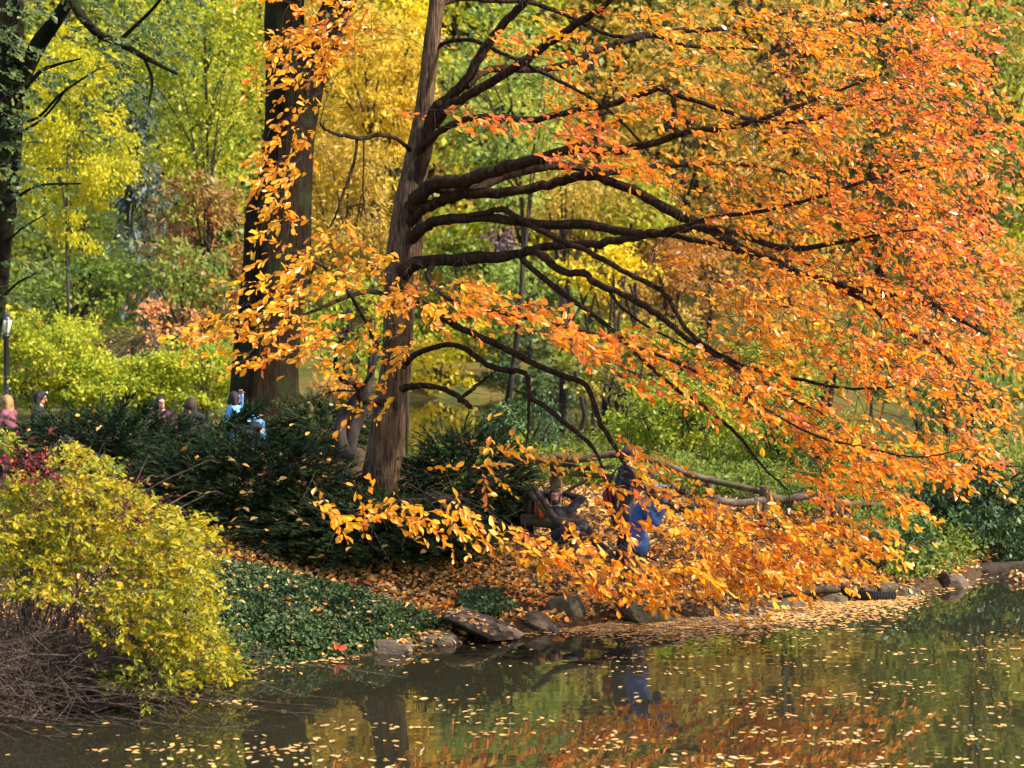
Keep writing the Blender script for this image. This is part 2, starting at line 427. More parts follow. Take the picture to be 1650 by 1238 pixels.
# --- the orange tupelo over the water
tup = empty('tupelo_tree', P(608, 830, 25), 'spreading tree with glowing orange leaves and dark layered limbs leaning over the pond', 'tree')
TR = [(606, 850, 25, 74), (608, 800, 25, 64), (618, 740, 25, 59), (628, 660, 25, 56), (640, 580, 25, 50), (643, 500, 25, 50), (648, 440, 25, 54), (652, 395, 25, 58), (657, 350, 25, 52),
      (664, 300, 25, 46), (674, 240, 25, 36), (682, 180, 25, 29), (690, 120, 25, 27), (697, 60, 25, 26), (704, 0, 25, 24), (712, -60, 25, 21), (728, -180, 25, 15), (750, -300, 25, 8)]
G = Grow()
p, r = limb_path(TR, 6)
mb = MB(); tube(mb, p, r * RNG.normal(1, .02, len(r)), 26, rough=.06, seed=3); mb.obj('trunk', M['sunlit_bark'], tup, True)
G.add(p[60:], r[60:])
LIMBS = [
 [(668,300,24.9,26),(684,255,24.8,24),(697,187,24.7,22),(722,158,24.6,20),(750,133,24.5,19),(783,77,24.4,17),(817,33,24.2,15),(843,5,24,13),(870,-60,23.8,11),(920,-140,23.6,7),(980,-190,23.4,4)],
 [(700,200,24.8,20),(720,175,24.5,19),(750,157,24.3,18),(817,117,24,17),(867,83,23.8,16),(895,62,23.6,15),(933,37,23.4,13),(965,15,23.2,12),(1010,-25,23,10),(1090,-90,22.6,7),(1180,-130,22.3,4)],
 [(752,140,24.5,14),(775,118,24.8,14),(803,110,25,14),(867,113,25.3,14),(917,103,25.5,14),(967,80,25.7,13),(1017,63,25.9,13),(1067,53,26,12),(1110,49,26.1,11),(1180,44,26.2,9),(1250,25,26.3,7),(1330,20,26.4,5),(1420,50,26.4,3)],
 [(701,80,25,8),(720,68,24.9,8),(750,64,24.7,8),(777,70,24.5,8),(803,84,24.3,8),(830,95,24.1,8),(883,123,23.8,7),(933,147,23.5,7),(990,185,23.2,6),(1040,240,23,5),(1080,290,22.8,3)],
 [(705,12,25,11),(722,3,25.2,10),(750,-2,25.4,10),(800,2,25.7,10),(850,4,25.9,10),(885,14,26,9),(920,27,26.1,9),(983,57,26.2,8),(1050,57,26.3,8),(1120,75,26.4,7),(1220,80,26.5,5),(1300,95,26.5,3)],
 [(676,245,24.8,15),(692,228,24.6,14),(715,208,24.5,13),(750,193,24.3,13),(783,188,24.2,12),(850,193,24,12),(890,187,23.8,12),(983,167,23.5,12),(1033,153,23.4,12),(1067,142,23.3,11),(1085,158,23.2,10),(1085,190,23.1,9),(1070,205,23,7)],
 [(1060,143,23.3,9),(1110,160,23.2,9),(1160,175,23.1,8),(1200,190,23,9),(1250,197,22.8,9),(1310,193,22.6,8),(1370,170,22.4,6),(1430,158,22.2,4)],
 [(662,335,24.7,30),(683,308,24.5,28),(715,293,24.3,26),(750,292,24.1,25),(800,275,23.9,23),(850,260,23.7,22),(900,247,23.5,20),(940,238,23.3,18),(985,245,23.1,16),(1050,232,22.8,14),(1110,212,22.5,12),(1180,205,22.2,10),(1260,180,21.9,8),(1340,150,21.7,6),(1420,120,21.5,4)],
 [(700,303,24.6,18),(750,310,24.8,18),(800,290,25.1,17),(860,272,25.4,16),(920,268,25.7,15),(990,278,26,13),(1060,270,26.2,12),(1140,262,26.4,10),(1230,270,26.5,8),(1330,290,26.6,6),(1430,300,26.6,3)],
 [(660,360,24.8,22),(682,336,24.6,21),(710,324,24.5,20),(740,313,24.4,20),(783,312,24.3,19),(833,308,24.2,18),(883,297,24.1,18),(920,288,24,18),(955,284,23.8,18),(993,295,23.6,18),(1040,318,23.4,18),(1090,345,23.1,18),(1150,375,22.8,17),(1215,410,22.4,17),(1290,440,22,15),(1367,463,21.6,14),(1433,475,21.3,12),(1490,487,21,10),(1540,512,20.8,7),(1590,540,20.6,4)],
 [(662,385,24.7,24),(682,368,24.5,22),(705,356,24.3,20),(750,352,24.1,18),(803,352,23.9,18),(867,362,23.6,18),(950,363,23.3,17),(1000,373,23,16),(1045,378,22.8,16),(1085,371,22.6,15),(1135,368,22.4,15),(1190,378,22.1,13),(1260,400,21.7,12),(1330,395,21.4,9),(1410,380,21.1,6),(1480,370,20.9,4)],
 [(745,351,24.1,10),(780,343,23.9,10),(808,337,23.8,11),(833,350,23.6,11),(867,370,23.4,11),(910,390,23.1,11),(950,407,22.8,11),(1000,435,22.5,10),(1050,460,22.2,10),(1075,478,22,10),(1090,505,21.8,9),(1105,530,21.6,9),(1140,560,21.3,8),(1200,590,20.9,7),(1297,613,20.4,7),(1340,623,20.2,6),(1397,627,20,5),(1450,622,19.8,3)],
 [(648,440,24.7,34),(668,425,24.5,28),(700,420,24.3,26),(760,417,24,26),(830,410,23.7,22),(883,397,23.5,19),(967,392,23.1,17),(1017,384,22.9,15),(1060,376,22.8,13),(1110,385,22.6,11),(1170,400,22.4,9),(1240,415,22.2,7),(1320,430,22,4)],
 [(860,404,23.6,15),(880,416,23.4,15),(895,431,23.2,14),(917,440,23,14),(943,441,22.8,14),(960,456,22.6,13),(993,470,22.4,12),(1043,496,22,12),(1077,520,21.8,11),(1103,543,21.5,10),(1133,563,21.2,9),(1165,580,21,8),(1210,606,20.7,7),(1270,640,20.4,6),(1330,670,20.1,4)],
 [(965,458,22.6,8),(980,468,22.5,7),(997,492,22.3,7),(1020,510,22.1,6),(1043,527,21.9,6),(1080,545,21.7,4),(1107,560,21.5,3)],
 [(838,412,23.7,11),(852,428,23.5,11),(873,446,23.3,11),(910,476,23,11),(950,503,22.7,10),(985,530,22.4,9),(1030,575,22,8),(1080,620,21.6,8),(1117,643,21.3,7),(1160,676,21,7),(1190,702,20.7,6),(1227,750,20.4,5),(1270,790,20.2,3)],
 [(650,465,24.5,18),(680,490,24.2,16),(735,525,23.8,15),(783,547,23.4,15),(817,563,23.2,14),(857,584,22.9,14),(900,603,22.6,13),(940,618,22.3,12),(955,645,22.1,11),(968,683,21.9,11),(993,722,21.7,10),(1014,760,21.4,10),(1047,796,21.1,9),(1078,816,20.9,8),(1120,831,20.6,7),(1190,845,20.2,6),(1260,850,19.9,3)],
 [(650,590,24.6,15),(668,572,24.3,13),(690,563,24,12),(723,556,23.8,11),(750,562,23.6,12),(777,583,23.4,13),(810,596,23.2,13),(845,602,23,12),(852,622,22.9,10),(855,642,22.8,10),(877,654,22.6,11),(910,682,22.3,11),(935,702,22.1,10),(955,722,21.9,8),(975,770,21.6,6),(985,830,21.3,5),(1010,880,21,4),(1060,905,20.7,3)],
 [(853,640,22.8,7),(852,660,22.7,7),(851,690,22.6,5),(845,730,22.3,4),(825,756,21.9,5),(777,784,21.3,5),(717,801,20.8,4),(650,806,20.4,4),(600,812,20,3)],
 [(648,628,24.4,17),(665,622,24.2,14),(697,623,23.9,12),(730,633,23.6,12),(745,645,23.5,12),(758,656,23.4,11)],
 [(745,640,23.6,8),(758,630,23.6,9),(772,618,23.7,7),(788,606,23.7,5),(800,596,23.7,3)],
 [(660,243,24.9,9),(655,236,24.7,8),(637,223,24.4,8),(610,218,24.1,8),(583,223,23.9,8),(550,218,23.6,7),(525,209,23.4,6),(515,198,23.3,4)],
 [(575,223,23.9,6),(573,250,23.8,6),(563,285,23.6,6),(550,320,23.4,5),(540,350,23.2,4),(520,385,22.9,3)],
 [(586,223,23.9,3),(586,262,23.8,3),(585,310,23.7,3),(588,345,23.6,2)],
 [(630,480,24.6,13),(600,470,24.2,11),(560,478,23.6,9),(510,500,22.9,8),(455,520,22.2,6),(400,535,21.7,3)],
 [(632,545,24.6,12),(612,560,24.2,10),(590,520,23.8,8),(560,470,23.3,7),(520,430,22.8,6),(470,415,22.3,3)],
 [(618,650,24.5,16),(600,645,24.2,15),(584,646,24,14),(572,620,23.8,12),(556,616,23.6,11),(545,603,23.4,11),(540,580,23.2,9),(545,555,23,7),(560,530,22.8,5)],
 [(570,630,23.8,6),(540,630,23.5,5),(510,640,23.2,4),(470,655,22.9,3)],
 [(700,420,24.3,12),(690,450,23.6,10),(720,480,22.8,8),(790,500,22,8),(880,520,21.2,7),(980,545,20.5,6),(1080,580,19.9,6),(1200,640,19.4,5),(1310,700,19,5),(1397,722,18.8,5),(1450,734,18.7,4),(1493,736,18.6,3),(1550,724,18.5,2)],
 [(1085,371,22.6,10),(1150,350,22.2,9),(1230,340,21.8,8),(1310,320,21.5,7),(1400,290,21.2,6),(1490,270,21,4),(1560,260,20.9,2)],
 [(1290,440,22,9),(1387,482,21.5,9),(1433,520,21.2,8),(1500,557,20.9,7),(1543,593,20.6,6),(1570,620,20.4,4),(1620,650,20.2,2)],
]
for L in LIMBS:
    p, r = limb_path(L, 5)
    r = r * (.87 if L[0][1] < 440 or L[0][0] > 1000 else .76) * (1 + RNG.normal(size=len(r)) * .05)
    w = np.linspace(.3, 1, len(p))[:, None]
    p = p + RNG.normal(size=p.shape) * .5 * r[:, None] * w * 0.5
    mb = MB(); tube(mb, p, r, 10 if L[0][3] > 14 else 7, rough=.13, seed=L[0][0] * .1); mb.obj('limb', M['bark'], tup, True)
    k = max(3, len(p) // 5)
    G.add(p[k:], r[k:])
# leafy regions of the crown: cx, cy, rx, ry, tilt deg, sprays, Ymin, Ymax, tone, spray angle (deg below horizontal, to the right)
REG = [
 (475,95,58,58,0,19,21.5,24,.12,150),(545,50,75,60,0,26,22.5,25,.3,160),(450,300,48,125,0,18,21,23,.1,150),(500,200,30,50,0,3,21.5,23,.15,150),
 (520,425,125,58,-8,26,20.8,23.6,.12,160),(435,530,105,62,0,28,20,22.5,.14,165),(550,560,60,55,0,10,21,23.5,.14,160),(620,460,55,50,0,9,22,24,.14,170),
 (330,545,25,30,0,3,20,21,.25,170),(625,540,50,70,0,9,22,24,.12,160),(580,640,60,40,0,4,22,24,.15,160),
 (700,480,95,38,-12,20,20.5,23.5,.18,20),(810,500,140,32,4,26,20,22.8,.42,15),(960,540,120,36,14,28,19.5,22,.45,20),
 (1090,600,180,44,16,46,19,22,.45,24),(1260,660,150,60,20,64,18.6,21.6,.45,26),(1410,715,130,52,16,62,18.2,21,.48,26),(1530,735,80,40,0,20,18.3,20.6,.55,24),
 (600,822,95,24,0,11,19,20.2,.12,10),(720,835,90,38,8,18,18.8,20.2,.16,30),(790,740,130,60,0,13,20.4,22.6,.12,20),(880,880,105,40,14,22,18.6,20,.2,26),
 (1000,918,95,38,6,29,18.5,19.9,.24,28),(1150,910,115,50,0,50,18.4,20,.26,28),(1270,885,125,58,-8,58,18.5,20.3,.3,28),(1065,765,85,42,25,15,19.2,21.2,.38,30),(1110,850,80,45,20,16,18.6,20.2,.28,30),
 (1200,835,130,40,10,26,18.6,20.6,.32,28),(1380,890,65,36,-6,20,19,20.8,.36,20),(1380,800,120,55,10,44,18.8,21.6,.42,28),(930,765,90,50,20,6,19.8,21.6,.2,30),(1015,835,45,35,20,6,19,20.3,.3,30),
 (840,190,130,18,-3,15,21.5,23.5,.62,10),(960,245,130,32,12,28,20.5,23.5,.5,14),(1000,150,130,50,0,14,21,25,.4,10),(930,60,160,60,0,18,22,26,.3,10),
 (700,170,50,20,0,3,21,23,.75,10),
 (1170,180,130,120,0,62,20,26,.42,16),(1120,290,120,50,12,30,20.5,25,.45,20),(1230,40,170,50,0,56,20.5,26.5,.4,8),(1400,90,150,90,0,110,19.5,26,.5,10),
 (1510,120,90,110,0,62,19.5,25,.66,14),(1390,260,160,120,0,150,19.3,26,.55,16),(1520,290,100,130,0,96,19.3,25,.68,18),(1330,380,200,90,14,120,19.3,25,.46,22),
 (1520,430,100,90,0,74,19.2,24,.62,22),(1590,480,60,110,0,34,19.2,23,.6,22),(1350,520,220,85,14,150,19,24,.44,26),(1500,580,130,80,10,84,18.8,22.5,.5,26),
 (1560,660,80,60,10,30,18.8,21.5,.5,26),(1170,440,120,60,16,24,20.5,25,.38,24),(1230,560,110,60,14,24,19.5,22.5,.4,24),
 (1570,50,55,75,0,26,19.5,23.5,.6,14),(1610,230,40,90,0,14,19.5,22.5,.6,20),(1130,-130,330,90,0,120,20,27,.45,0),(750,-150,200,90,0,40,21,27,.3,180),(1450,-60,150,60,0,60,20,26,.6,5),(480,-60,120,70,0,18,21,25,.2,180),
]
T = []
for cx, cy, rx, ry, tl, n, y0, y1, tone, an in REG:
    n = int(n * (1.45 if cx < 650 else 1.22 if cx > 1280 and cy < 540 else 1.2 if cx > 1150 and cy < 540 else 2.0 if cx > 900 and cy < 200 else .95))
    a = RNG.uniform(0, 2 * math.pi, n); q = np.sqrt(RNG.uniform(0, 1, n)) * RNG.uniform(.8, 1.12, n)
    ex, ey = rx * q * np.cos(a), ry * q * np.sin(a)
    c, s_ = math.cos(math.radians(tl)), math.sin(math.radians(tl))
    X_, Y_ = cx + ex * c - ey * s_, cy + ex * s_ + ey * c
    W = Pn(X_, Y_, RNG.uniform(y0, y1, n))
    ang = np.radians(an + RNG.normal(size=n) * (34 if cx < 900 and tone < .3 else 18))
    D = np.stack([np.cos(ang), RNG.normal(size=n) * .38 - .22, -np.sin(ang)], 1)
    for i in range(n):
        if 835 < X_[i] < 962 and 755 < Y_[i] < 848 and RNG.random() < .85: continue
        T.append((W[i], unit(D[i]), tone))
base0 = np.concatenate(G.p)
T.sort(key=lambda t: float(np.min(((base0 - t[0]) ** 2).sum(1))))
tw, lv = MB(), MB()
for w_, d_, tone in T:
    L_ = RNG.uniform(.42, .8)
    st = w_ - d_ * L_ * .5
    G.reach(tw, st, d_)
    spray(tw, lv, st, d_, L_, int(RNG.integers(10, 17)), .118 - .022 * float(sst(.5, 4.0, w_[0])) * float(sst(1.2, 3.0, w_[2])), .5, (.1 + tone * .85 if w_[0] < 1.5 else .07 + tone * .64) + RNG.normal() * .13 + -.02 + .13 * float(sst(3.2, 6.0, w_[0]) * sst(2.0, 6.0, w_[2])), .12, .75 if w_[0] < .6 else .4)
# bare fine twiglets between the sprays
pp, tt_, rr = G.arrays()
sel = RNG.choice(len(pp), 3600)
for i in sel:
    if pp[i][0] < 1.5 and RNG.random() < .6: continue
    d_ = unit(tt_[i] + RNG.normal(size=3) * .4 + np.array([.3, 0, -.35])); L_ = RNG.uniform(.25, .9)
    u = np.linspace(0, 1, 4)[:, None]
    tube(tw, pp[i] + d_ * L_ * u + RNG.normal(size=3) * .1 * u ** 2, np.linspace(.004, .0018, 4), 3, cap=False)
tw.obj('twigs', M['twig'], tup)
lv.obj('foliage', M['tupelo_leaf'], tup)

# --- the big elm behind
elm = empty('elm_tree', P(430, 705, 32), 'massive dark trunk of an old elm with deeply furrowed bark behind the yew', 'tree')
ER = [(424,720,32,150),(425,690,32,126),(427,650,32,112),(428,600,32,105),(436,500,32,102),(446,420,32,104),(449,355,32,104),(452,335,32,99),(458,300,32,88),(464,240,32,82),(469,190,32,84),(474,140,32,92),(474,110,32,90)]
p, r = limb_path(ER, 8)
def ridged(mb, p, r, sides, seed):
    n = len(p); tan = unit(np.gradient(p, axis=0)); ang = np.arange(sides) / sides * 2 * math.pi; V = []
    for i in range(n):
        u = unit(np.cross(np.array([0, 1.0, 0]), tan[i])); w = np.cross(tan[i], u)
        rr = np.array([r[i] * (1 + .05 * mnoise.noise(Vector((math.cos(a) * 7 + seed, math.sin(a) * 7, p[i][2] * .7))) + .035 * mnoise.noise(Vector((math.cos(a) * 2, math.sin(a) * 2 + seed, p[i][2] * .5)))
              + .12 * max(0, 1 - (p[i][2] - p[0][2]) / 1.0) * mnoise.noise(Vector((math.cos(a) * 2.2 + seed, math.sin(a) * 2.2, 4.0)))) for a in ang])
        V.append(p[i] + (np.cos(ang) * rr)[:, None] * u + (np.sin(ang) * rr)[:, None] * w)
    i, k = np.meshgrid(np.arange(n - 1), np.arange(sides), indexing='ij'); k2 = (k + 1) % sides
    mb.add(np.concatenate(V), np.stack([i * sides + k, i * sides + k2, (i + 1) * sides + k2, (i + 1) * sides + k], -1).reshape(-1, 4))
mb = MB(); ridged(mb, p, r, 64, 1.3)
mb.obj('trunk', M['elm_bark'], elm, True)
for L in ([(470,150,32,74),(462,90,32,68),(458,40,32,64),(459,0,32,62),(458,-80,32,58),(440,-220,32.5,48),(400,-400,33,34),(380,-520,33,18)],
          [(490,150,32,52),(510,95,32,54),(527,50,32,52),(545,10,32,48),(575,-60,31.6,42),(620,-180,31,34),(690,-320,30,24),(740,-430,29,12)]):
    p, r = limb_path(L, 7); mb = MB(); ridged(mb, p, r, 40, 7.7 + L[0][0]); mb.obj('limb', M['elm_bark'], elm, True)

ELM_SHADE_CROWN = True
# --- generic crowns for everything farther back
def crown_pts(c, rad, n_cl, per, cl_r, shape='round'):
    """clump centres scattered through an uneven envelope, leaves scattered round each"""
    c = np.asarray(c, float); rad = np.asarray(rad, float)
    cen = []
    off = RNG.uniform(0, 50, 3)
    while len(cen) < n_cl:
        q = RNG.normal(size=3); q /= np.linalg.norm(q); q *= RNG.uniform(.15, 1) ** .45
        if shape == 'cone':
            h = RNG.uniform(-1, 1); f = (1 - h) * .5 + .06
            a = RNG.uniform(0, 2 * math.pi); rr = f * RNG.uniform(.4, 1)
            q = np.array([math.cos(a) * rr, math.sin(a) * rr, h])
        elif mnoise.noise(Vector(q * 1.6 + off)) < -.12 - .25 * RNG.random(): continue
        cen.append(c + q * rad)
    cen = np.array(cen)
    sz = cl_r * RNG.uniform(.5, 1.35, n_cl)
    k = np.repeat(np.arange(n_cl), per)
    q = RNG.normal(size=(len(k), 3)) * np.array([.55, .55, .34])
    pos = cen[k] + q * sz[k][:, None]
    return cen, pos, k, q
def crown(lv, c, rad, n_cl, per, cl_r, leaf, wid=.55, shape='round', droop=0.0, tone0=.5, tvar=.16, six=False):
    cen, pos, k, q = crown_pts(c, rad, n_cl, per, cl_r, shape)
    n = len(pos)
    ct = tone0 + RNG.normal(size=n_cl) * tvar
    tone = np.clip(ct[k] + RNG.normal(size=n) * .17, 0, 1)
    out = unit(pos - np.asarray(c))
    ax = RNG.normal(size=(n, 3)) * .7 + out * .5 + np.array([0, 0, -.25 - droop])
    nr = RNG.normal(size=(n, 3)) * .6 + out * .35 + np.array([.1, -.1, .55])
    add_leaves(lv, pos, ax, nr, leaf * RNG.uniform(.6, 1.3, n), wid, tone, six)
    return cen
def back_tree(name, label, cat, px, py, rx, ry, Y, mat, dens=1.0, leaf=None, base=None, trunk_w=None, shape='round', group=None, lean=0.0, depth=.8, cl=None, tone0=.5, stems=1, bark='far_bark', droop=0.0, wid=.55, tvar=.16, limbs=9, six=False, per=46):
    c = P(px, py, Y); k = Y / FPX
    R = np.array([rx * k, max(rx, ry * .6) * k * depth, ry * k])
    bx = c.x + lean; by = Y
    bz = gz(bx, by) if base is None else base
    root = empty(name, (bx, by, bz), label, cat, group)
    lf = leaf if leaf else .0042 * Y
    lf_area = lf * lf * wid * .5
    sil = math.pi * R[0] * R[2]
    n_leaf = dens * 2.6 * sil / lf_area
    n_cl = int(np.clip(n_leaf / per, 8, 900)); per_ = int(max(8, n_leaf / n_cl))
    cl_r = cl if cl else .42 * (R[0] * R[1] * R[2] / n_cl) ** (1 / 3) * 2.6
    lv = MB()
    cen = crown(lv, c, R, n_cl, per_, cl_r, lf, wid, shape, droop, tone0, tvar, six)
    tw_ = trunk_w if trunk_w else max(.03, min(.35, R[0] * .055))
    tr = MB(); br = MB()
    top = np.array([c.x, Y, c.z + R[2] * (.75 if shape == 'cone' else .45)])
    for s in range(stems):
        a = RNG.uniform(0, 6.28); st = np.array([bx, by, bz - .15]) + (np.array([math.cos(a), math.sin(a), 0]) * R[0] * .12 if stems > 1 else 0)
        en = top + (np.array([math.cos(a) * R[0] * .6, math.sin(a) * R[1] * .6, -R[2] * .2 * RNG.random()]) if stems > 1 else RNG.normal(size=3) * .05)
        u = np.linspace(0, 1, 9)[:, None]
        pts = st + (en - st) * u + np.array([RNG.normal(), RNG.normal(), 0]) * .05 * np.linalg.norm(en - st) * np.sin(u * 3.14)
        tube(tr, pts, np.linspace(tw_, tw_ * .25, 9), 8, rough=.08, seed=px)
        for _ in range(max(1, limbs // stems)):
            i = int(RNG.integers(3, 8)); j = int(RNG.integers(0, len(cen)))
            v = cen[j] - pts[i]
            mid = pts[i] + v * .5 + np.array([0, 0, .12 * np.linalg.norm(v)])
            tube(br, smooth_path([pts[i], mid, cen[j]], 4), np.linspace(tw_ * .45, tw_ * .1, 9), 5, cap=False)
    tr.obj('trunk' if stems == 1 else 'stems', M[bark], root, True)
    if br.n: br.obj('limbs', M[bark], root, True)
    lv.obj('crown', M[mat], root)
    return root

BT = back_tree
lv = MB()
for c_, r_ in (((-1.5, 30.5, 14.6), (3.6, 3.0, 2.6)), ((2.6, 30.5, 15.6), (3.0, 3.0, 2.4)), ((-5.5, 31.5, 15.4), (3.0, 3.0, 2.6))):
    crown(lv, c_, r_, 60, 60, 1.0, .13, .6, tone0=.5)
lv.obj('crown', M['yellowgreen'], elm)  # elm crown out of view, added and placed to shade the trunk
# left side
edge = empty('ivy_clad_tree', P(2, 640, 30), 'mossy dark trunk at the far left edge with loose pale green leaves', 'tree')
p, r = limb_path([(-22,660,30,34),(-14,560,30,26),(-2,470,30,28),(2,400,30,32),(8,330,30,40),(12,250,30,44),(14,180,30,46),(12,90,30,50),(10,0,30,52),(6,-120,30,44),(0,-300,30,20)], 7)
mb = MB(); ridged(mb, p, r, 36, 4.4); mb.obj('trunk', M['mossy_bark'], edge, True)
EG = Grow(); EG.add(p[20:], r[20:])
for L in ([(20,170,30,26),(45,110,29.8,24),(62,72,29.7,26),(85,40,29.5,24),(108,5,29.4,20),(150,-70,29,15),(210,-160,28.6,6)],
          [(70,-120,29.6,22),(110,-10,29.3,17),(152,50,29,14),(190,68,28.8,12),(232,92,28.6,9),(285,119,28.3,5)],[(190,68,28.8,8),(220,40,28.6,6),(250,10,28.4,5),(280,-30,28.2,3)],[(232,92,28.6,6),(245,130,28.5,5),(240,170,28.4,3)],[(20,170,29.8,8),(60,120,29.3,7),(90,105,29,5),(130,95,28.7,3)],
          [(15,200,29.8,6),(60,190,29.3,5),(100,150,29,4),(160,110,28.8,3)], [(15,225,29.8,6),(70,190,29.2,4),(110,140,29,3)],
          [(12,330,29.8,5),(60,300,29.3,4),(130,296,28.9,3)], [(10,390,29.8,4),(40,365,29.5,3),(75,345,29.2,2)], [(8,475,29.8,5),(30,455,29.5,4),(60,440,29.2,2)]):
    p, r = limb_path(L, 5); mb = MB(); tube(mb, p, r, 9, rough=.08, seed=L[0][0]); mb.obj('limb', M['mossy_bark'], edge, True); EG.add(p[4:], r[4:])
tw, lv = MB(), MB()
for cx, cy, rx, ry, n in ((215,90,100,65,30),(150,150,90,60,18),(250,20,90,50,18),(20,200,35,200,40),(35,120,60,120,26),(110,60,90,80,26),(60,290,70,60,16),(40,420,50,70,10),(190,40,80,50,14),(20,30,50,40,12)):
    for _ in range(n):
        a = RNG.uniform(0, 6.28); q = math.sqrt(RNG.random())
        w_ = np.array(P(cx + rx * q * math.cos(a), cy + ry * q * math.sin(a), RNG.uniform(28.3, 30.6)))
        d_ = unit(np.array([RNG.uniform(.2, 1), RNG.normal() * .4 - .2, RNG.uniform(-.7, .1)]))
        EG.reach(tw, w_ - d_ * .3, d_); spray(tw, lv, w_ - d_ * .3, d_, .6, 13, .12, .62, .35 + RNG.normal() * .15)
tw.obj('twigs', M['twig'], edge); lv.obj('foliage', M['paleleaf'], edge)

BT('honey_locust_tree','feathery bright yellow tree in drooping layers at the left behind the mossy trunk','tree',120,215,105,190,49,'yellow',1.1,leaf=.13,depth=.7,wid=.42,droop=.5,tone0=.36,per=110,trunk_w=.06)
BT('birch_tree','airy yellow and green small leaved tree left of the great elm','tree',330,120,150,180,54,'yellowgreen',.9,leaf=.15,tone0=.5,depth=.7,limbs=18,trunk_w=.08,wid=.62,tvar=.2,per=40)
BT('young_linden_tree','soft light green rounded tree low at the left','tree',105,390,105,100,56,'lightgreen',.9,leaf=.2,droop=.3)
BT('spruce_tree','dark blue green spruce standing in shade among the left trees','tree',222,330,62,190,64,'spruce',1.1,leaf=.4,shape='cone',wid=.3,droop=.5,limbs=14)
BT('bald_cypress_tree','bronze needled tree with greenish tips left of the elm trunk','tree',325,400,95,140,53,'bronze',1.0,leaf=.26,wid=.34,droop=.2,tone0=.55,tvar=.24)
BT('dogwood_tree','low green leafy tree with a few yellow leaves behind the lamp','tree',120,470,130,62,53,'green',.9,leaf=.19,depth=.6,wid=.6)
BT('small_maple_tree','dark green spreading branches beside the elm trunk','tree',300,455,90,62,50,'midgreen',.7,leaf=.18,depth=.7,wid=.6)
BT('japanese_maple_tree','small salmon orange maple above the yellow shrubs','tree',262,510,62,40,49,'salmon',.6,leaf=.16,depth=.6)
BT('twiggy_shrub','leafless grey purple twiggy shrub under the salmon maple','shrub',205,555,95,42,48,'salmon',.05,leaf=.14,stems=9,bark='grey_twig',limbs=190,trunk_w=.028)
for px, py, rx, ry, Y, lab in ((70,580,115,74,43.2,'tall arching yellow green shrub behind the lamp post'),(190,622,105,52,43,'twiggy olive yellow shrub behind the dark haired woman'),
                               (315,605,105,60,43.5,'bright yellow shrub behind the woman in purple')):
    BT('forsythia_shrub',lab,'shrub',px,py,rx,ry,Y,'lime',2.2,leaf=.12,stems=7,bark='far_bark',limbs=26,trunk_w=.025,tone0=.62,group='yellow shrubs along the left path',tvar=.2)
BT('weeping_willow_tree','tall hazy green yellow tree far behind the left woods','tree',250,200,150,240,82,'yellowgreen',.8,leaf=.34)
# centre
BT('larch_tree','tall golden yellow feathery tree between elm and orange tree','tree',585,130,112,190,58,'gold',1.15,leaf=.22,wid=.36,droop=.25,tvar=.2,limbs=12)
BT('golden_birch_tree','lemon yellow tree top right of the golden feathery tree','tree',655,40,62,80,62,'bright_gold',.9,leaf=.24)
BT('tawny_larch_tree','tawny olive gold tree low beside the elm','tree',560,330,85,120,54,'tawny',1.0,leaf=.22,wid=.36,droop=.2)
BT('green_maple_tree','mid green tree framed by the orange tree lower limbs','tree',810,180,105,180,69,'lightgreen',1.0,leaf=.3,tone0=.45)
BT('tan_gold_tree','wispy tan gold tree behind the middle limbs','tree',905,325,120,60,74,'tawny',.9,leaf=.26,wid=.4)
BT('yellow_spicebush','bright yellow shrub glowing between the lower limbs','shrub',965,428,85,48,63,'bright_gold',1.0,leaf=.24,stems=4)
BT('hickory_tree','yellow green tree right of the tan gold tree','tree',1010,320,95,70,77,'yellowgreen',.95,leaf=.3)
BT('witch_hazel_shrub','brilliant golden shrub on the far bank mirrored in the water','shrub',708,600,70,48,78,'bright_gold',1.1,leaf=.26,stems=5)
BT('holly_tree','dark green rounded evergreen on the far bank','tree',838,590,62,60,79,'darkgreen',1.1,leaf=.28)
BT('laurel_shrub','low dark evergreen shrub at the far water edge','shrub',900,625,50,30,77.5,'darkgreen',1.0,leaf=.26,stems=3)
BT('cedar_tree','grey green conifer high on the far bank','tree',860,480,110,70,86,'lightgreen',1.0,leaf=.3,tone0=.3)
BT('sumac_shrub','russet orange brown thicket on the far slope','shrub',1115,455,95,70,80,'russet',1.0,leaf=.26,stems=6)
BT('grey_green_tree','muted green tree behind the trunk fork','tree',735,440,75,66,90,'midgreen',.9,leaf=.32,tone0=.4)
BT('smoke_bush','small dusky purple bush on the far slope','shrub',802,388,30,20,88,'purple',1.0,leaf=.25,stems=3)
BT('witch_hazel_tree','yellow green understorey tree between the two trunks','tree',560,520,95,75,48,'lime',.7,leaf=.2)
BT('viburnum_shrub','rusty low shrub between the two trunks','shrub',530,640,60,45,40,'russet',.6,leaf=.16,stems=5,limbs=20)
BT('olive_shrub','olive yellow shrub on the near side of the far arm','shrub',1005,600,95,58,47,'olive',.8,leaf=.2,stems=5,limbs=18)
BT('rhododendron_shrub','dark glossy evergreen shrub behind the rustic fence','shrub',835,700,92,52,34.5,'darkgreen',1.2,leaf=.15,stems=5,wid=.34,tone0=.6,six=True)
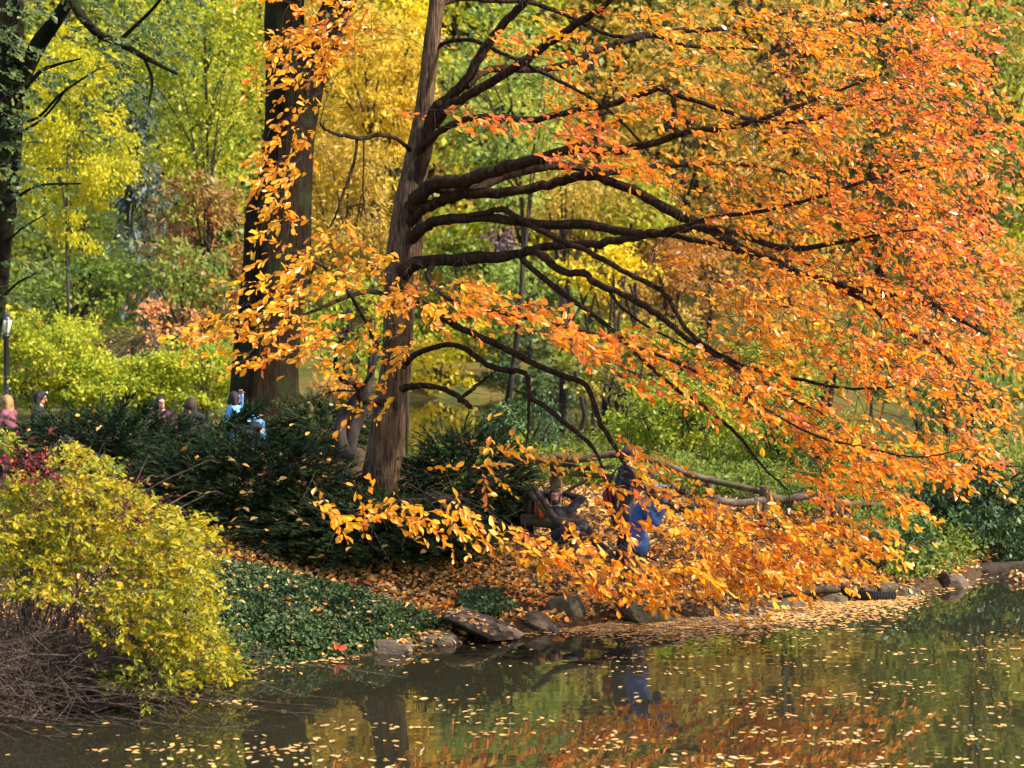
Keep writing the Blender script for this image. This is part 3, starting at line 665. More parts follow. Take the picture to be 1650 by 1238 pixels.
# right
BT('tall_poplar_tree','tall green and gold tree at the upper right edge','tree',1610,150,78,230,50,'olive',1.0,leaf=.2,tone0=.5,tvar=.28)
BT('weeping_cherry_tree','drooping deep green tree behind the orange leaves','tree',1510,400,75,60,45,'midgreen',.9,leaf=.19,droop=.6,wid=.35)
BT('tan_oak_tree','tan and olive tree at the right edge','tree',1605,460,80,95,47,'tawny',.9,leaf=.2,droop=.4,wid=.4)
BT('elderberry_shrub','green shrub below the right end of the orange crown','shrub',1520,620,115,70,36,'green',.9,leaf=.16,stems=5)
BT('hazel_shrub','lime green shrub behind the sloping orange band','shrub',1285,595,115,66,44,'lime',.9,leaf=.19,stems=5)
BT('spirea_shrub','lime yellow shrub just beyond the fence','shrub',1095,668,125,76,33,'lime',1.5,leaf=.1,stems=7,limbs=24,trunk_w=.03)
BT('mock_orange_shrub','yellow green shrub with dark bare stems at the fence corner','shrub',1290,705,120,68,32,'lime',1.3,leaf=.1,stems=8,limbs=26,trunk_w=.035,tone0=.4)
BT('privet_shrub','green shrub behind the right end of the fence','shrub',1420,790,110,80,30,'green',1.2,leaf=.11,stems=5)
BT('hornbeam_tree','olive tree filling the right edge above the dark bank','tree',1620,610,95,85,38,'olive',.9,leaf=.17)
BT('overhanging_shrub','shady shrub with tiny yellow leaves overhanging the water at the right','shrub',1600,790,125,105,27.6,'shade_yellow',.36,leaf=.075,stems=8,limbs=70,trunk_w=.045,bark='far_bark',tone0=.6,lean=-.9,wid=.6,tvar=.25)
BT('holly_thicket','dark green evergreen thicket in shade behind the right rocks','shrub',1570,855,150,85,27.0,'darkgreen',1.2,depth=.4,leaf=.12,stems=5,tone0=.3)
BT('bank_shrub','dark low shrub reaching down to the water right of the drain pipe','shrub',1425,885,85,50,24.6,'darkgreen',1.0,leaf=.1,stems=4,depth=.5,trunk_w=.02,tone0=.45,group='dark shrubs on the right bank')
BT('bank_shrub','dark low shrub on the bank above the fallen log','shrub',1610,872,115,56,26.0,'darkgreen',1.1,leaf=.1,stems=4,depth=.4,trunk_w=.02,tone0=.35,group='dark shrubs on the right bank')
BT('fern_clump','clump of green ferns on the bank beside the right rock','fern',1472,922,42,30,24.2,'green',.9,leaf=.16,stems=3,wid=.26,droop=.3,trunk_w=.01,tone0=.45)
for px, py, rx, ry, Y, lab in ((985,765,80,30,29.5,'low green leafy plants behind the fence post'),(1185,785,100,36,29,'low green plants below the fence rails'),(1320,815,100,36,27.8,'green undergrowth around the right fence post')):
    BT('undergrowth_plant',lab,'plant',px,py,rx,ry,Y,'midgreen',1.1,leaf=.1,stems=5,trunk_w=.012,group='low plants along the fence')
# rear rows
rows = [(-40,250,'yellowgreen'),(130,170,'yellowgreen'),(300,260,'green'),(470,150,'gold'),(640,240,'tawny'),(790,120,'yellowgreen'),(950,180,'tawny'),(1110,250,'tawny'),(1270,160,'tawny'),(1430,230,'olive'),(1590,170,'yellowgreen'),(1750,220,'olive')]
words_ = ['far left','yellow green left','green','golden','tawny centre','pale yellow','dull tan','brown gold','yellow green right','olive','sunlit right','farthest right']
for i, (px, py, mt) in enumerate(rows):
    BT('woodland_tree', words_[i] + ' tree in the row of woodland behind the pond', 'tree', px, py + 40, 125, 330, 100 + 7 * math.sin(i * 2.1), mt, .75, leaf=.5, depth=.7, trunk_w=.3, group='woodland trees behind the far bank')
lv = MB()
for i in range(26):
    x = -75 + i * 6.0; y = 128 + 6 * math.sin(i * 1.7); z = gz(x, y)
    crown(lv, (x, y, z + 13), (7.5, 6, 15.5), 220, 60, 2.6, .8, .6, tone0=.45 + .25 * math.sin(i * 2.3), tvar=.2)
tag(lv.obj('distant_wood', M['olive']), 'hazy mass of autumn woodland closing the view on the hillside', 'woodland', kind='stuff')
# shrubs on the far slope
for i, (px, py, rx, ry, Y, mt, lab) in enumerate([(650,560,70,40,84,'lime','lime shrub left of the golden far bank shrub'),(760,540,60,40,85,'yellowgreen','yellow green shrub above the golden far bank shrub'),(960,570,80,50,72,'lime','lime shrub far behind the fence'),
    (1060,560,80,55,68,'yellowgreen','yellow green shrub below the russet thicket'),(1170,540,90,60,66,'tawny','tawny shrub behind the orange band'),(1290,500,90,60,70,'tawny','tall tawny shrub behind the orange crown'),(1400,540,90,60,60,'olive','olive shrub behind the orange crown'),
    (920,510,60,40,88,'midgreen','grey green shrub high on the slope'),(690,500,70,45,92,'olive','olive shrub on the slope beside the trunk'),(800,480,60,30,92,'darkgreen','dark shrub high on the slope'),(1020,490,60,40,86,'tawny','tan shrub on the slope left of the russet thicket'),
    (600,590,60,40,60,'lime','lime shrub beside the ridged trunk'),(20,540,70,50,62,'yellow','yellow shrub beyond the lamp'),(150,530,80,40,60,'yellowgreen','yellow green shrub beyond the forsythia'),(400,560,70,50,58,'lime','lime shrub left of the elm foot'),(330,530,60,35,60,'bronze','bronze shrub beyond the yellow shrubs')]):
    BT('understorey_shrub', lab, 'shrub', px, py, rx, ry, Y, mt, 1.1, stems=3, limbs=6, trunk_w=.04, group='understorey shrubs beyond the pond arm')
# small forked tree behind the trunk
fk = empty('forked_sapling', P(562, 725, 28), 'small grey forked trunk between the elm and the orange tree', 'tree')
for L in ([(556,735,28,26),(548,700,28,22),(553,672,28,18),(566,650,27.9,14),(580,630,27.8,9),(600,600,27.6,5)], [(560,735,28.1,26),(566,700,28.1,26),(577,675,28.2,22),(586,650,28.2,17),(592,620,28.3,13),(604,580,28.4,8),(610,540,28.5,4)]):
    p, r = limb_path(L, 6); mb = MB(); tube(mb, p, r, 12, rough=.06, seed=L[0][0]); mb.obj('trunk', M['far_bark'], fk, True)

# ------------------------------------------------------------------ dark yews
YEWPTS = []
def yew(label, px, py, rx, ry, Y, depth, n, pts_up=0):
    c = P(px, py, Y); k = Y / FPX
    R = np.array([rx * k, depth, ry * k])
    g = gz(c.x, Y)
    root = empty('yew_shrub', (c.x, Y, g), label, 'shrub', 'dark yews round the trunks')
    lv, st = MB(), MB()
    nb = n // 26
    for _ in range(nb):
        q = RNG.normal(size=3); q /= np.linalg.norm(q); q *= RNG.uniform(.2, 1) ** .4
        p0 = np.array(c) + q * R
        if p0[2] < g + .05: p0[2] = g + RNG.uniform(.05, .3)
        o = unit(np.array([q[0], q[1] - .25, .22 + .3 * q[2]]) + RNG.normal(size=3) * .22)
        L = RNG.uniform(.28, .62)
        u = np.linspace(0, 1, 26)
        ptz = p0 + o * L * u[:, None] + np.array([0, 0, -1]) * (.22 * L * u ** 2)[:, None]
        if q[1] < -.35 and q[2] > -.75 and np.linalg.norm(q) > .9: YEWPTS.append(ptz[22] + np.array([q[0] * .05, -.07, .03]))
        tube(st, ptz[::5], np.linspace(.006, .002, 6), 3, cap=False)
        s = np.where(np.arange(26) % 2 == 0, 1, -1)[:, None]
        side = unit(np.cross(o, [0, 0, 1]))
        ax = o * .8 + side * s * .75 + RNG.normal(size=(26, 3)) * .2
        add_leaves(lv, ptz, ax, np.array([0, -.25, 1]) + RNG.normal(size=(26, 3)) * .3, RNG.uniform(.06, .135, 26) * (1.15 - .6 * u), .27,
                   np.clip(.35 + .5 * u + RNG.normal(size=26) * .18, 0, 1), six=False)
    for _ in range(pts_up):
        a = RNG.uniform(-1, 1); p0 = np.array(c) + np.array([a * R[0] * .8, RNG.normal() * .4, R[2] * .7])
        tube(st, smooth_path([np.array([c.x, Y, g]), (np.array([c.x, Y, g]) + p0) / 2 + [0, 0, .3], p0], 4), np.linspace(.04, .01, 9), 5, cap=False)
    st.obj('stems', M['twig'], root); lv.obj('foliage', M['yew_leaf'], root)
    return root
yew('dark yew spreading below the seated people at the left', 175, 733, 200, 64, 28, 1.4, 34000)
yew('large dark yew in front of the elm and left of the ridged trunk', 390, 818, 215, 100, 24.8, 1.4, 60000, 5)
yew('low dark yew in front of the foot of the orange tree', 580, 868, 190, 52, 23.4, 1.0, 30000)
yew('small dark yew between the elm and the forked sapling', 520, 695, 75, 42, 30.5, .8, 14000)
yew('dark yew right of the ridged trunk beside the log bench', 750, 800, 112, 98, 25.8, 1.2, 32000, 4)
# long raised yew bough sticking up at the left
bo = empty('yew_bough', P(140, 750, 27), 'single long yew bough rising diagonally in front of the yellow shrubs', 'branch')
lv, st = MB(), MB()
for a, b_ in (((135,752,27),(212,636,26.6)),((170,745,27),(240,650,26.8)),((340,700,26.5),(420,655,26.4)),((345,690,26.6),(405,668,26.5))):
    A, B = np.array(P(*a)), np.array(P(*b_)); u = np.linspace(0, 1, 130)
    pts = A + (B - A) * u[:, None]
    tube(st, pts[::10], np.linspace(.018, .004, 13), 5, cap=False)
    d_ = unit(B - A); ax = d_ * .7 + RNG.normal(size=(130, 3)) * .5
    add_leaves(lv, pts + RNG.normal(size=(130, 3)) * .03, ax, np.array([0, -.6, .8]) + RNG.normal(size=(130, 3)) * .3, RNG.uniform(.12, .22, 130), .26, np.clip(.5 + RNG.normal(size=130) * .2, 0, 1), six=False)
st.obj('stem', M['twig'], bo); lv.obj('foliage', M['yew_leaf'], bo)

# ------------------------------------------------------------------ foreground yellow bush, barberry, ivy
bush = empty('yellow_leaved_bush', (-4.75, 17.2, gz(-4.75, 17.2)), 'large bush of small yellow leaves over bare brown twigs at the lower left water edge', 'bush')
BG = Grow(); st = MB()
for i in range(46):
    a = RNG.uniform(0, 2 * math.pi); b0 = np.array([-4.75 + RNG.normal() * .45, 17.35 + RNG.normal() * .35, .05])
    tx, ty = (RNG.uniform(-60, 370), RNG.uniform(740, 1080))
    e = np.array(P(tx, ty, RNG.uniform(16.4, 18.3)))
    mid = (b0 + e) / 2 + np.array([0, 0, .35 + .25 * RNG.random()])
    p = smooth_path([b0, mid, e, e + (e - mid) * .25 + np.array([0, 0, -.12])], 6)
    r = np.linspace(.010, .003, len(p)); tube(st, p, r, 5, cap=False); BG.add(p[4:], r[4:])
YREG = [(70,900,90,40,0,46,16.5,18.2,.5),(60,830,90,60,0,90,16.8,18.6,.5),(40,810,75,50,0,50,16.8,18.4,.55),(130,760,60,45,20,46,16.8,18.4,.55),(200,840,110,60,30,130,16.2,18.4,.62),(285,880,75,60,30,80,16.4,18,.6),
        (260,960,95,70,20,130,16.0,17.8,.55),(300,1040,80,50,10,90,16.4,17.8,.5),(230,1090,80,30,0,44,16.2,17.4,.45),(350,1075,40,22,0,20,17.2,18,.45),
        (90,870,110,50,0,80,16.2,17.8,.6),(120,950,90,22,10,16,15.9,16.8,.6),(40,945,50,14,0,8,16,16.6,.6),(200,1010,60,40,0,24,15.9,16.8,.55),(10,710,20,12,0,6,17,18,.4)]
T = []
for cx, cy, rx, ry, tl, n, y0, y1, tone in YREG:
    n = int(n * 1.9)
    a = RNG.uniform(0, 6.283, n); q = np.sqrt(RNG.uniform(0, 1, n))
    c, s_ = math.cos(math.radians(tl)), math.sin(math.radians(tl)); ex, ey = rx * q * np.cos(a), ry * q * np.sin(a)
    W = Pn(cx + ex * c - ey * s_, cy + ex * s_ + ey * c, RNG.uniform(y0, y1, n))
    for i in range(n): T.append((W[i], unit(np.array([RNG.uniform(-.2, 1.1), RNG.normal() * .5 - .15, RNG.uniform(-.55, .5)])), tone - .1))
base0 = np.concatenate(BG.p)
T.sort(key=lambda t: float(np.min(((base0 - t[0]) ** 2).sum(1))))
lv = MB()
for w_, d_, tone in T:
    L_ = RNG.uniform(.18, .36); BG.reach(st, w_ - d_ * L_ * .5, d_, .002, .004)
    spray(st, lv, w_ - d_ * L_ * .5, d_, L_, int(RNG.integers(9, 16)), .07, .5, tone + RNG.normal() * .12, .15, .3, .002)
st.obj('stems', M['grey_twig'], bush); lv.obj('foliage', M['yellow_bush_leaf'], bush)
bare = empty('bare_twig_shrub', (-4.9, 16.6, 0.05), 'tangle of bare brown twigs below the yellow bush at the lower left corner', 'shrub')
st = MB()
for i in range(900):
    b0 = np.array([RNG.uniform(-6.0, -3.75), 0, 0]); b0[1] = np.interp(b0[0], SHX, SHY) + RNG.uniform(-.12, 1.0); b0[2] = gz(b0[0], b0[1])
    a = RNG.normal() * .8 + .05; L = RNG.uniform(.4, 2.0)
    d_ = np.array([math.sin(a), -.25 + RNG.normal() * .4, abs(math.cos(a)) * .7 + .12]); d_ /= np.linalg.norm(d_)
    u = np.linspace(0, 1, 7)[:, None]
    lim = 1.75 - 1.15 * sst(-4.6, -3.3, b0[0])
    L = min(L, max(.2, lim / max(d_[2], .2)))
    p = b0 + d_ * L * u + np.array([RNG.normal() * .25, RNG.normal() * .15, -.35]) * L * u ** 2 + RNG.normal(size=(7, 3)) * .012
    p[:, 2] = np.maximum(p[:, 2], .015)
    tube(st, p, np.linspace(.0055, .0022, 7), 4, cap=False)
    for j in range(3):
        k = int(RNG.integers(2, 6)); dd = unit(d_ + RNG.normal(size=3) * .7)
        q = p[k] + dd * RNG.uniform(.15, .45) * np.linspace(0, 1, 4)[:, None]; q[:, 2] = np.maximum(q[:, 2], .012)
        tube(st, q, np.linspace(.003, .0015, 4), 3, cap=False)
st.obj('stems', M['grey_twig'], bare)
bar = empty('barberry_shrub', (-5.3, 18.7, gz(-5.3, 18.7)), 'dark red barberry shrub poking out behind the yellow bush', 'shrub')
st, lv = MB(), MB(); RG = Grow()
for i in range(12):
    e = np.array(P(RNG.uniform(-20, 200), RNG.uniform(730, 830), RNG.uniform(17.0, 18.0))); b0 = np.array([-5.3, 18.7, .1])
    p = smooth_path([b0, (b0 + e) / 2 + [0, 0, .25], e], 6); tube(st, p, np.linspace(.012, .004, len(p)), 4, cap=False); RG.add(p[4:], np.linspace(.012, .004, len(p))[4:])
for cx, cy, rx, ry, n in ((30,735,46,28,30),(75,765,30,22,16),(40,780,50,30,14),(190,790,30,25,16),(230,815,25,15,10),(120,800,40,20,14)):
    for _ in range(n):
        a = RNG.uniform(0, 6.28); q = math.sqrt(RNG.random())
        w_ = np.array(P(cx + rx * q * math.cos(a), cy + ry * q * math.sin(a), RNG.uniform(16.7, 17.8))); d_ = unit(RNG.normal(size=3) * .5 + [.5, -.1, -.1])
        RG.reach(st, w_, d_, .002, .004); spray(st, lv, w_, d_, .3, 16, .04, .5, .55 + RNG.normal() * .2, .3, .3, .002)
st.obj('stems', M['twig'], bar); lv.obj('foliage', M['red_leaf'], bar)

def in_poly(px, py, poly):
    poly = np.array(poly, float); c = np.zeros(len(px), bool); j = len(poly) - 1
    for i in range(len(poly)):
        xi, yi = poly[i]; xj, yj = poly[j]
        c ^= ((yi > py) != (yj > py)) & (px < (xj - xi) * (py - yi) / (yj - yi + 1e-9) + xi); j = i
    return c
lv = MB()
def ivy_patch(poly, n, hmax):
    X = RNG.uniform(-4.2, 1.2, n); Y = RNG.uniform(18.4, 23.2, n)
    d = Y - np.interp(X, SHX, SHY)
    h = hmax * (.35 + .65 * np.clip([mnoise.noise(Vector((x * 2.2, y * 1.6, 0))) + .5 for x, y in zip(X, Y)], 0, 1)) * np.clip(d * 2.2 + .25, .1, 1)
    Z = ground_z(X, Y) + h * RNG.uniform(.25, 1, n)
    px, py = pix(X, Y, Z); k = in_poly(px, py, poly) & (d > -.12)
    pos = np.stack([X, Y, np.maximum(Z, .02)], 1)[k]; n = len(pos)
    add_leaves(lv, pos, RNG.normal(size=(n, 3)) * .6 + [0, -.4, -.35], RNG.normal(size=(n, 3)) * .45 + [.1, -.35, .8], RNG.uniform(.035, .085, n), .62, np.clip(.45 + RNG.normal(size=n) * .25, 0, 1))
ivy_patch([(230,890),(340,898),(480,925),(570,945),(660,975),(725,1000),(660,1028),(590,1048),(520,1062),(440,1085),(375,1075),(345,1000),(230,990)], 100000, .34)
ivy_patch([(735,950),(800,948),(830,975),(800,992),(750,985)], 60000, .22)
IVX = lv.v[0][::6].copy()
tag(lv.obj('ivy', M['ivy_leaf']), 'dense green ivy covering the bank above the left rocks', 'ivy', kind='stuff')

# ------------------------------------------------------------------ fallen leaves
n = 90000
X = RNG.uniform(-7, 13, n); Y = RNG.uniform(16.5, 36, n); d = Y - np.interp(X, SHX, SHY)
keep = (d > .03) & (Y < 29.2 + 1.2 * np.sin(X)) & ((X > -3.0) | (Y > 22) | (RNG.random(n) < .35)) & ((X < 5.6) | (RNG.random(n) < .45)) & (RNG.uniform(0, 1, n) < np.clip(1.15 - .05 * d, .15, 1)) & (np.abs(X / Y) < .42)
X, Y = X[keep], Y[keep]; n = len(X)
lv = MB()
add_leaves(lv, np.stack([X, Y, ground_z(X, Y) + RNG.uniform(.004, .04, n)], 1), RNG.normal(size=(n, 3)) * [1, 1, .22], RNG.normal(size=(n, 3)) * .36 + [0, 0, 1], RNG.uniform(.055, .12, n), .56,
           np.clip(.5 + .18 * (Y - np.interp(X, SHX, SHY) < 3.5) + RNG.normal(size=n) * .25, 0, 1), fold=.5)
tag(lv.obj('leaf_litter', M['litter_leaf']), 'carpet of tan and orange fallen leaves on the bank', 'fallen leaves', kind='stuff')
def float_leaf(kind, seed):
    r = random.Random(seed); mb = MB()
    L = r.uniform(.08, .13); w = r.uniform(.26, .5)
    out = []
    for k in range(14):
        a = k / 14 * 2 * math.pi; x = math.cos(a) * L * .5; y = math.sin(a) * L * w * .5 * (1 - .25 * math.cos(a))
        out.append((x, y, .003 + .004 * r.random() * (abs(math.sin(a)) + .2)))
    mb.add(out + [(0, 0, .003)], [[k, (k + 1) % 14, 14] for k in range(14)], [r.random()] * 15)
    mb.add([(-L * .5, .002, .006), (-L * .5, -.002, .006), (-L * .75, .0, .012)], [[0, 1, 2]])
    return mb.mesh('floating_leaf')
FM = {}
for kind in ('float_pale', 'float_yellow', 'float_orange'):
    FM[kind] = [float_leaf(kind, s) for s in range(3)]
    for me in FM[kind]: me.materials.append(M[kind])
FL = {'float_pale': 'pale tan fallen leaf floating flat on the open pond', 'float_yellow': 'bright yellow fallen leaf floating on the open pond', 'float_orange': 'rusty orange fallen leaf floating on the open pond'}
FG = {'float_pale': 'pale leaves afloat on the pond', 'float_yellow': 'yellow leaves afloat on the pond', 'float_orange': 'orange leaves afloat on the pond'}
pts = []
def water_pt(px, py):
    a, b_ = (px - 825) / FPX, (619 - py) / FPX
    t = CAM_H / (SP - b_ * CP); return a * t, (CP + b_ * SP) * t
def wet(x, y): return y < np.interp(x, SHX, SHY) - .2 and y > 13.4
while len(pts) < 1150:
    x, y = water_pt(RNG.uniform(-20, 1670), 1255 - 245 * RNG.random() ** 1.25)
    if not wet(x, y) or mnoise.noise(Vector((x * .9, y * .7, 2.0))) + RNG.normal() * .1 + x * .04 < -.05: continue
    if RNG.random() < .35:
        m_ = int(RNG.integers(3, 16)); q = RNG.normal(size=(m_, 2)) * np.array([RNG.uniform(.1, .4), RNG.uniform(.03, .12)])
        pts += [(x + u, y + v) for u, v in q if wet(x + u, y + v)]
    else: pts.append((x, y))
pts.sort(key=lambda q: q[1])
kinds = ['float_pale'] * 6 + ['float_yellow'] * 2 + ['float_orange'] * 2
for x, y in pts[:300]:
    kd = random.choice(kinds)
    o = bpy.data.objects.new('floating_leaf', random.choice(FM[kd]))
    o.location = (x, y, .002); o.rotation_euler = (0, 0, random.uniform(0, 6.28)); s = random.uniform(.3, .85); o.scale = (s, s, s)
    COL.objects.link(o); tag(o, FL[kd], 'leaf', FG[kd])
lv = MB()
q = np.array(pts[300:]); n = len(q)
xs = np.where(RNG.random(9000) < .72, RNG.uniform(.6, 5.6, 9000), RNG.uniform(-4, 8, 9000)); dd = np.abs(RNG.normal(size=9000)) * (.18 + .6 * sst(.6, 2.2, xs) * (1 - sst(4.6, 6.2, xs)))
ys = np.interp(xs, SHX, SHY) - dd
kk = RNG.uniform(0, 1, 9000) < (.3 + .7 * sst(-.6, 1.4, xs)) * (1 - .75 * sst(4.6, 6, xs))
q = np.concatenate([q, np.stack([xs[kk], ys[kk]], 1)]); n = len(q)
add_leaves(lv, np.stack([q[:, 0], q[:, 1], RNG.uniform(.004, .016, n)], 1), RNG.normal(size=(n, 3)) * [1, 1, .04], RNG.normal(size=(n, 3)) * .12 + [0, 0, 1], RNG.uniform(.035, .1, n), .5, np.clip(.5 + RNG.normal(size=n) * .16, .15, .95), fold=.05)
tag(lv.obj('leaf_raft', M['litter_leaf']), 'rafts of small pale leaves gathered along the pond edge', 'fallen leaves', kind='stuff')
# leaves caught on the yews
cm = []
for s in range(3):
    mb = MB(); add_leaves(mb, np.zeros((1, 3)), np.array([[1.0, 0, 0]]), np.array([[0, 0, 1.0]]), .12, .52, np.array([[.55], [.8], [.95]][s])); me = mb.mesh('caught_leaf'); me.materials.append(M['litter_leaf']); cm.append(me)
cnt = 0
while cnt < 170:
    p0 = YEWPTS[int(RNG.integers(len(YEWPTS)))]
    o = bpy.data.objects.new('caught_leaf', cm[cnt % 3]); o.location = p0
    o.rotation_euler = (random.uniform(-.9, .3), random.uniform(-.6, .6), random.uniform(0, 6.28)); COL.objects.link(o)
    tag(o, 'single fallen orange or tan leaf caught on the dark yew', 'leaf', 'fallen leaves caught on the yews'); cnt += 1

# ------------------------------------------------------------------ rocks, log, pipe
def rock(label, px, py, w, h, Y, seed, mat='rock', tilt=0.0, flat=.6, depth=.7, sharp=.35):
    k = Y / FPX; c = P(px, py + h * .12, Y)
    bm = bmesh.new(); bmesh.ops.create_icosphere(bm, subdivisions=4, radius=1)
    rs = random.Random(seed); planes = []
    for _ in range(9):
        n_ = Vector((rs.gauss(0, 1), rs.gauss(0, 1), rs.gauss(0, 1) * .8)).normalized(); planes.append((n_, rs.uniform(.5, .82)))
    for v in bm.verts:
        for n_, dd in planes:
            e = v.co.dot(n_) - dd
            if e > 0: v.co -= n_ * e * .93
        v.co += v.co.normalized() * .07 * mnoise.noise(v.co * 2.4 + Vector((seed, 0, 0))) + v.co.normalized() * .025 * mnoise.noise(v.co * 8)
    bm.transform(Matrix.Diagonal((w * k * .56, w * k * .5 * depth, h * k * .58, 1)))
    bm.transform(Matrix.Rotation(tilt, 4, 'Y'))
    me = bpy.data.meshes.new('rock'); bm.to_mesh(me); bm.free()
    for p_ in me.polygons: p_.use_smooth = False
    o = link('rock', me, M[mat]); o.location = c; o.rotation_euler = (rs.uniform(-.1, .1), 0, rs.uniform(-.2, .2))
    return tag(o, label, 'rock', 'rocks along the waterline')
rock('low angular rock at the left end of the shore beside the ivy', 617, 1048, 110, 44, 19.5, 3, tilt=-.05)
rock('dark low rock between the angular rock and the big slab', 708, 1026, 86, 28, 20.0, 5)
rock('large slanting slab of rock strewn with leaves', 780, 1005, 128, 38, 20.35, 8, tilt=.22, depth=1.1)
rock('wedge shaped grey rock right of the big slab', 868, 1002, 66, 36, 20.75, 12, tilt=.12)
rock('upright mossy stump like rock near the photographer', 920, 988, 82, 58, 21.2, 15, 'mossrock', tilt=.35)
rock('long sloping brown rock below the photographer', 1033, 985, 100, 36, 21.35, 18, 'mossrock', tilt=.3)
rock('flat wet rock at the edge of the leaf raft', 1180, 985, 130, 26, 21.95, 22)
rock('small flat rock left of the drain pipe', 1262, 972, 66, 22, 22.4, 25)
rock('pale rounded rock under the drain pipe', 1342, 960, 76, 34, 22.9, 27, 'mossrock')
rock('mossy rock right of the drain pipe', 1455, 953, 76, 38, 23.4, 31, 'mossrock', tilt=.1)
rock('pointed grey rock standing in the dark water at the right', 1538, 945, 74, 46, 24.1, 35, tilt=.35)
rock('rock cut by the right edge of the picture', 1640, 940, 82, 40, 24.6, 38, tilt=-.2)
def log_obj(name, label, cat, rows, mat, sides=14, rough=.1):
    p, r = limb_path(rows, 6); mb = MB(); tube(mb, p, r, sides, rough=rough, seed=rows[0][0])
    return tag(mb.obj(name, M[mat], None, True), label, cat)
log_obj('fallen_log', 'thick dark fallen log lying in shade behind the right rocks', 'log', [(1505,915,25.6,24),(1535,918,25.5,26),(1580,922,25.4,30),(1640,920,25.4,30),(1700,915,25.5,28)], 'darklog')
log_obj('shore_root', 'dark root lying along the shore behind the leaf raft', 'root', [(1250,962,22.7,8),(1290,954,22.7,12),(1330,950,22.8,12),(1365,950,22.9,7)], 'darklog')
mb = MB()
p, r = limb_path([(1352,946,22.9,15),(1375,957,22.85,15),(1400,960,22.9,15),(1440,962,23.0,14)], 18)
tube(mb, p, r * (1 + .14 * np.where(np.arange(len(p)) % 2 == 0, 1, -1)), 14)
tag(mb.obj('drain_pipe', M['black_plastic']), 'black ribbed plastic drain pipe between the mossy rocks', 'pipe')

from mathutils.bvhtree import BVHTree
bpy.context.view_layer.update()
lv = MB(); PZ = []
for o in [o for o in COL.objects if o.name.startswith('rock')]:
    bm = bmesh.new(); bm.from_mesh(o.data); bm.transform(o.matrix_world); bv = BVHTree.FromBMesh(bm)
    co = [v.co for v in bm.verts]; x0, x1 = min(c.x for c in co), max(c.x for c in co); y0, y1 = min(c.y for c in co), max(c.y for c in co)
    for _ in range(int(170 * (x1 - x0) * (y1 - y0)) + 6):
        h = bv.ray_cast(Vector((random.uniform(x0, x1), random.uniform(y0, y1), 5)), Vector((0, 0, -1)))
        if h[0] and h[1].z > .45 and mnoise.noise(h[0] * 3) > -.15: PZ.append((h[0] + h[1] * .008, h[1]))
    bm.free()
n = len(PZ); po = np.array([tuple(a) for a, b_ in PZ]); no = np.array([tuple(b_) for a, b_ in PZ])
ax = RNG.normal(size=(n, 3)); ax -= no * (ax * no).sum(1, keepdims=True)
add_leaves(lv, po, ax, no + RNG.normal(size=(n, 3)) * .15, RNG.uniform(.05, .11, n), .55, np.clip(.55 + RNG.normal(size=n) * .25, 0, 1))
tag(lv.obj('rock_litter', M['litter_leaf']), 'small fallen leaves lying on the shore rocks', 'fallen leaves', kind='stuff')
kk = RNG.choice(len(IVX), 760); q = IVX[kk] + [0, 0, .02]; q[:, 2] += .03 * RNG.random(760)
lv = MB(); add_leaves(lv, q, RNG.normal(size=(760, 3)) * [1, 1, .3], RNG.normal(size=(760, 3)) * .4 + [0, -.4, .8], RNG.uniform(.03, .08, 760), .55, np.clip(.55 + RNG.normal(size=760) * .25, 0, 1))
tag(lv.obj('ivy_litter', M['litter_leaf']), 'fallen leaves scattered over the green ivy', 'fallen leaves', kind='stuff')
n = 90000; X = RNG.uniform(-1.5, 11, n); Y = RNG.uniform(23.5, 37, n)
nz = np.array([mnoise.noise(Vector((x * .8, y * .8, 3.3))) for x, y in zip(X, Y)])
k = ((Y > 28.9 - .28 * np.clip(X - 2, 0, 8) + nz * 1.6) | ((X > 5.3) & (nz > -.25))) & (Y - np.interp(X, SHX, SHY) > .3); X, Y, nz = X[k], Y[k], nz[k]; n = len(X)
lv = MB()
add_leaves(lv, np.stack([X, Y, ground_z(X, Y) + RNG.uniform(0, 1, n) ** 1.5 * (.28 + .5 * np.clip(nz + .2, 0, 1))], 1), RNG.normal(size=(n, 3)) * .7 + [0, -.1, .1], RNG.normal(size=(n, 3)) * .5 + [0, -.3, .8], RNG.uniform(.05, .13, n), .5, np.clip(.45 + nz * .5 + RNG.normal(size=n) * .22, 0, 1))
tag(lv.obj('ground_cover', M['midgreen']), 'low mixed green ground cover beyond the rustic fence', 'ground cover', kind='stuff')

# ------------------------------------------------------------------ rustic fence and bench
fence = empty('rustic_fence', P(895, 800, 27.8), 'rustic fence of peeled crooked logs between the photographers and the shrubs', 'fence')
def part_log(name, rows, parent, mat='log', sides=9):
    p, r = limb_path(rows, 5); mb = MB(); tube(mb, p, r, sides, rough=.1, seed=rows[0][0]); return mb.obj(name, M[mat], parent, True)
for px, y0, y1, Y, w in ((895,735,815,27.8,18),(1143,768,850,27.4,15),(1150,800,850,26.3,15),(1232,784,860,26.6,17),(1362,806,850,26.9,14),(1345,803,850,26.2,12)):
    top = P(px, y0, Y); g = gz(top.x, Y) - .12
    mb = MB(); tube(mb, [(top.x + .02, Y, g), (top.x, Y, (g + top.z) / 2), (top.x, Y, top.z)], [w * .55 * Y / FPX, w * .5 * Y / FPX, w * .5 * Y / FPX], 10, rough=.08, seed=px)
    mb.obj('post', M['log'], fence, True)
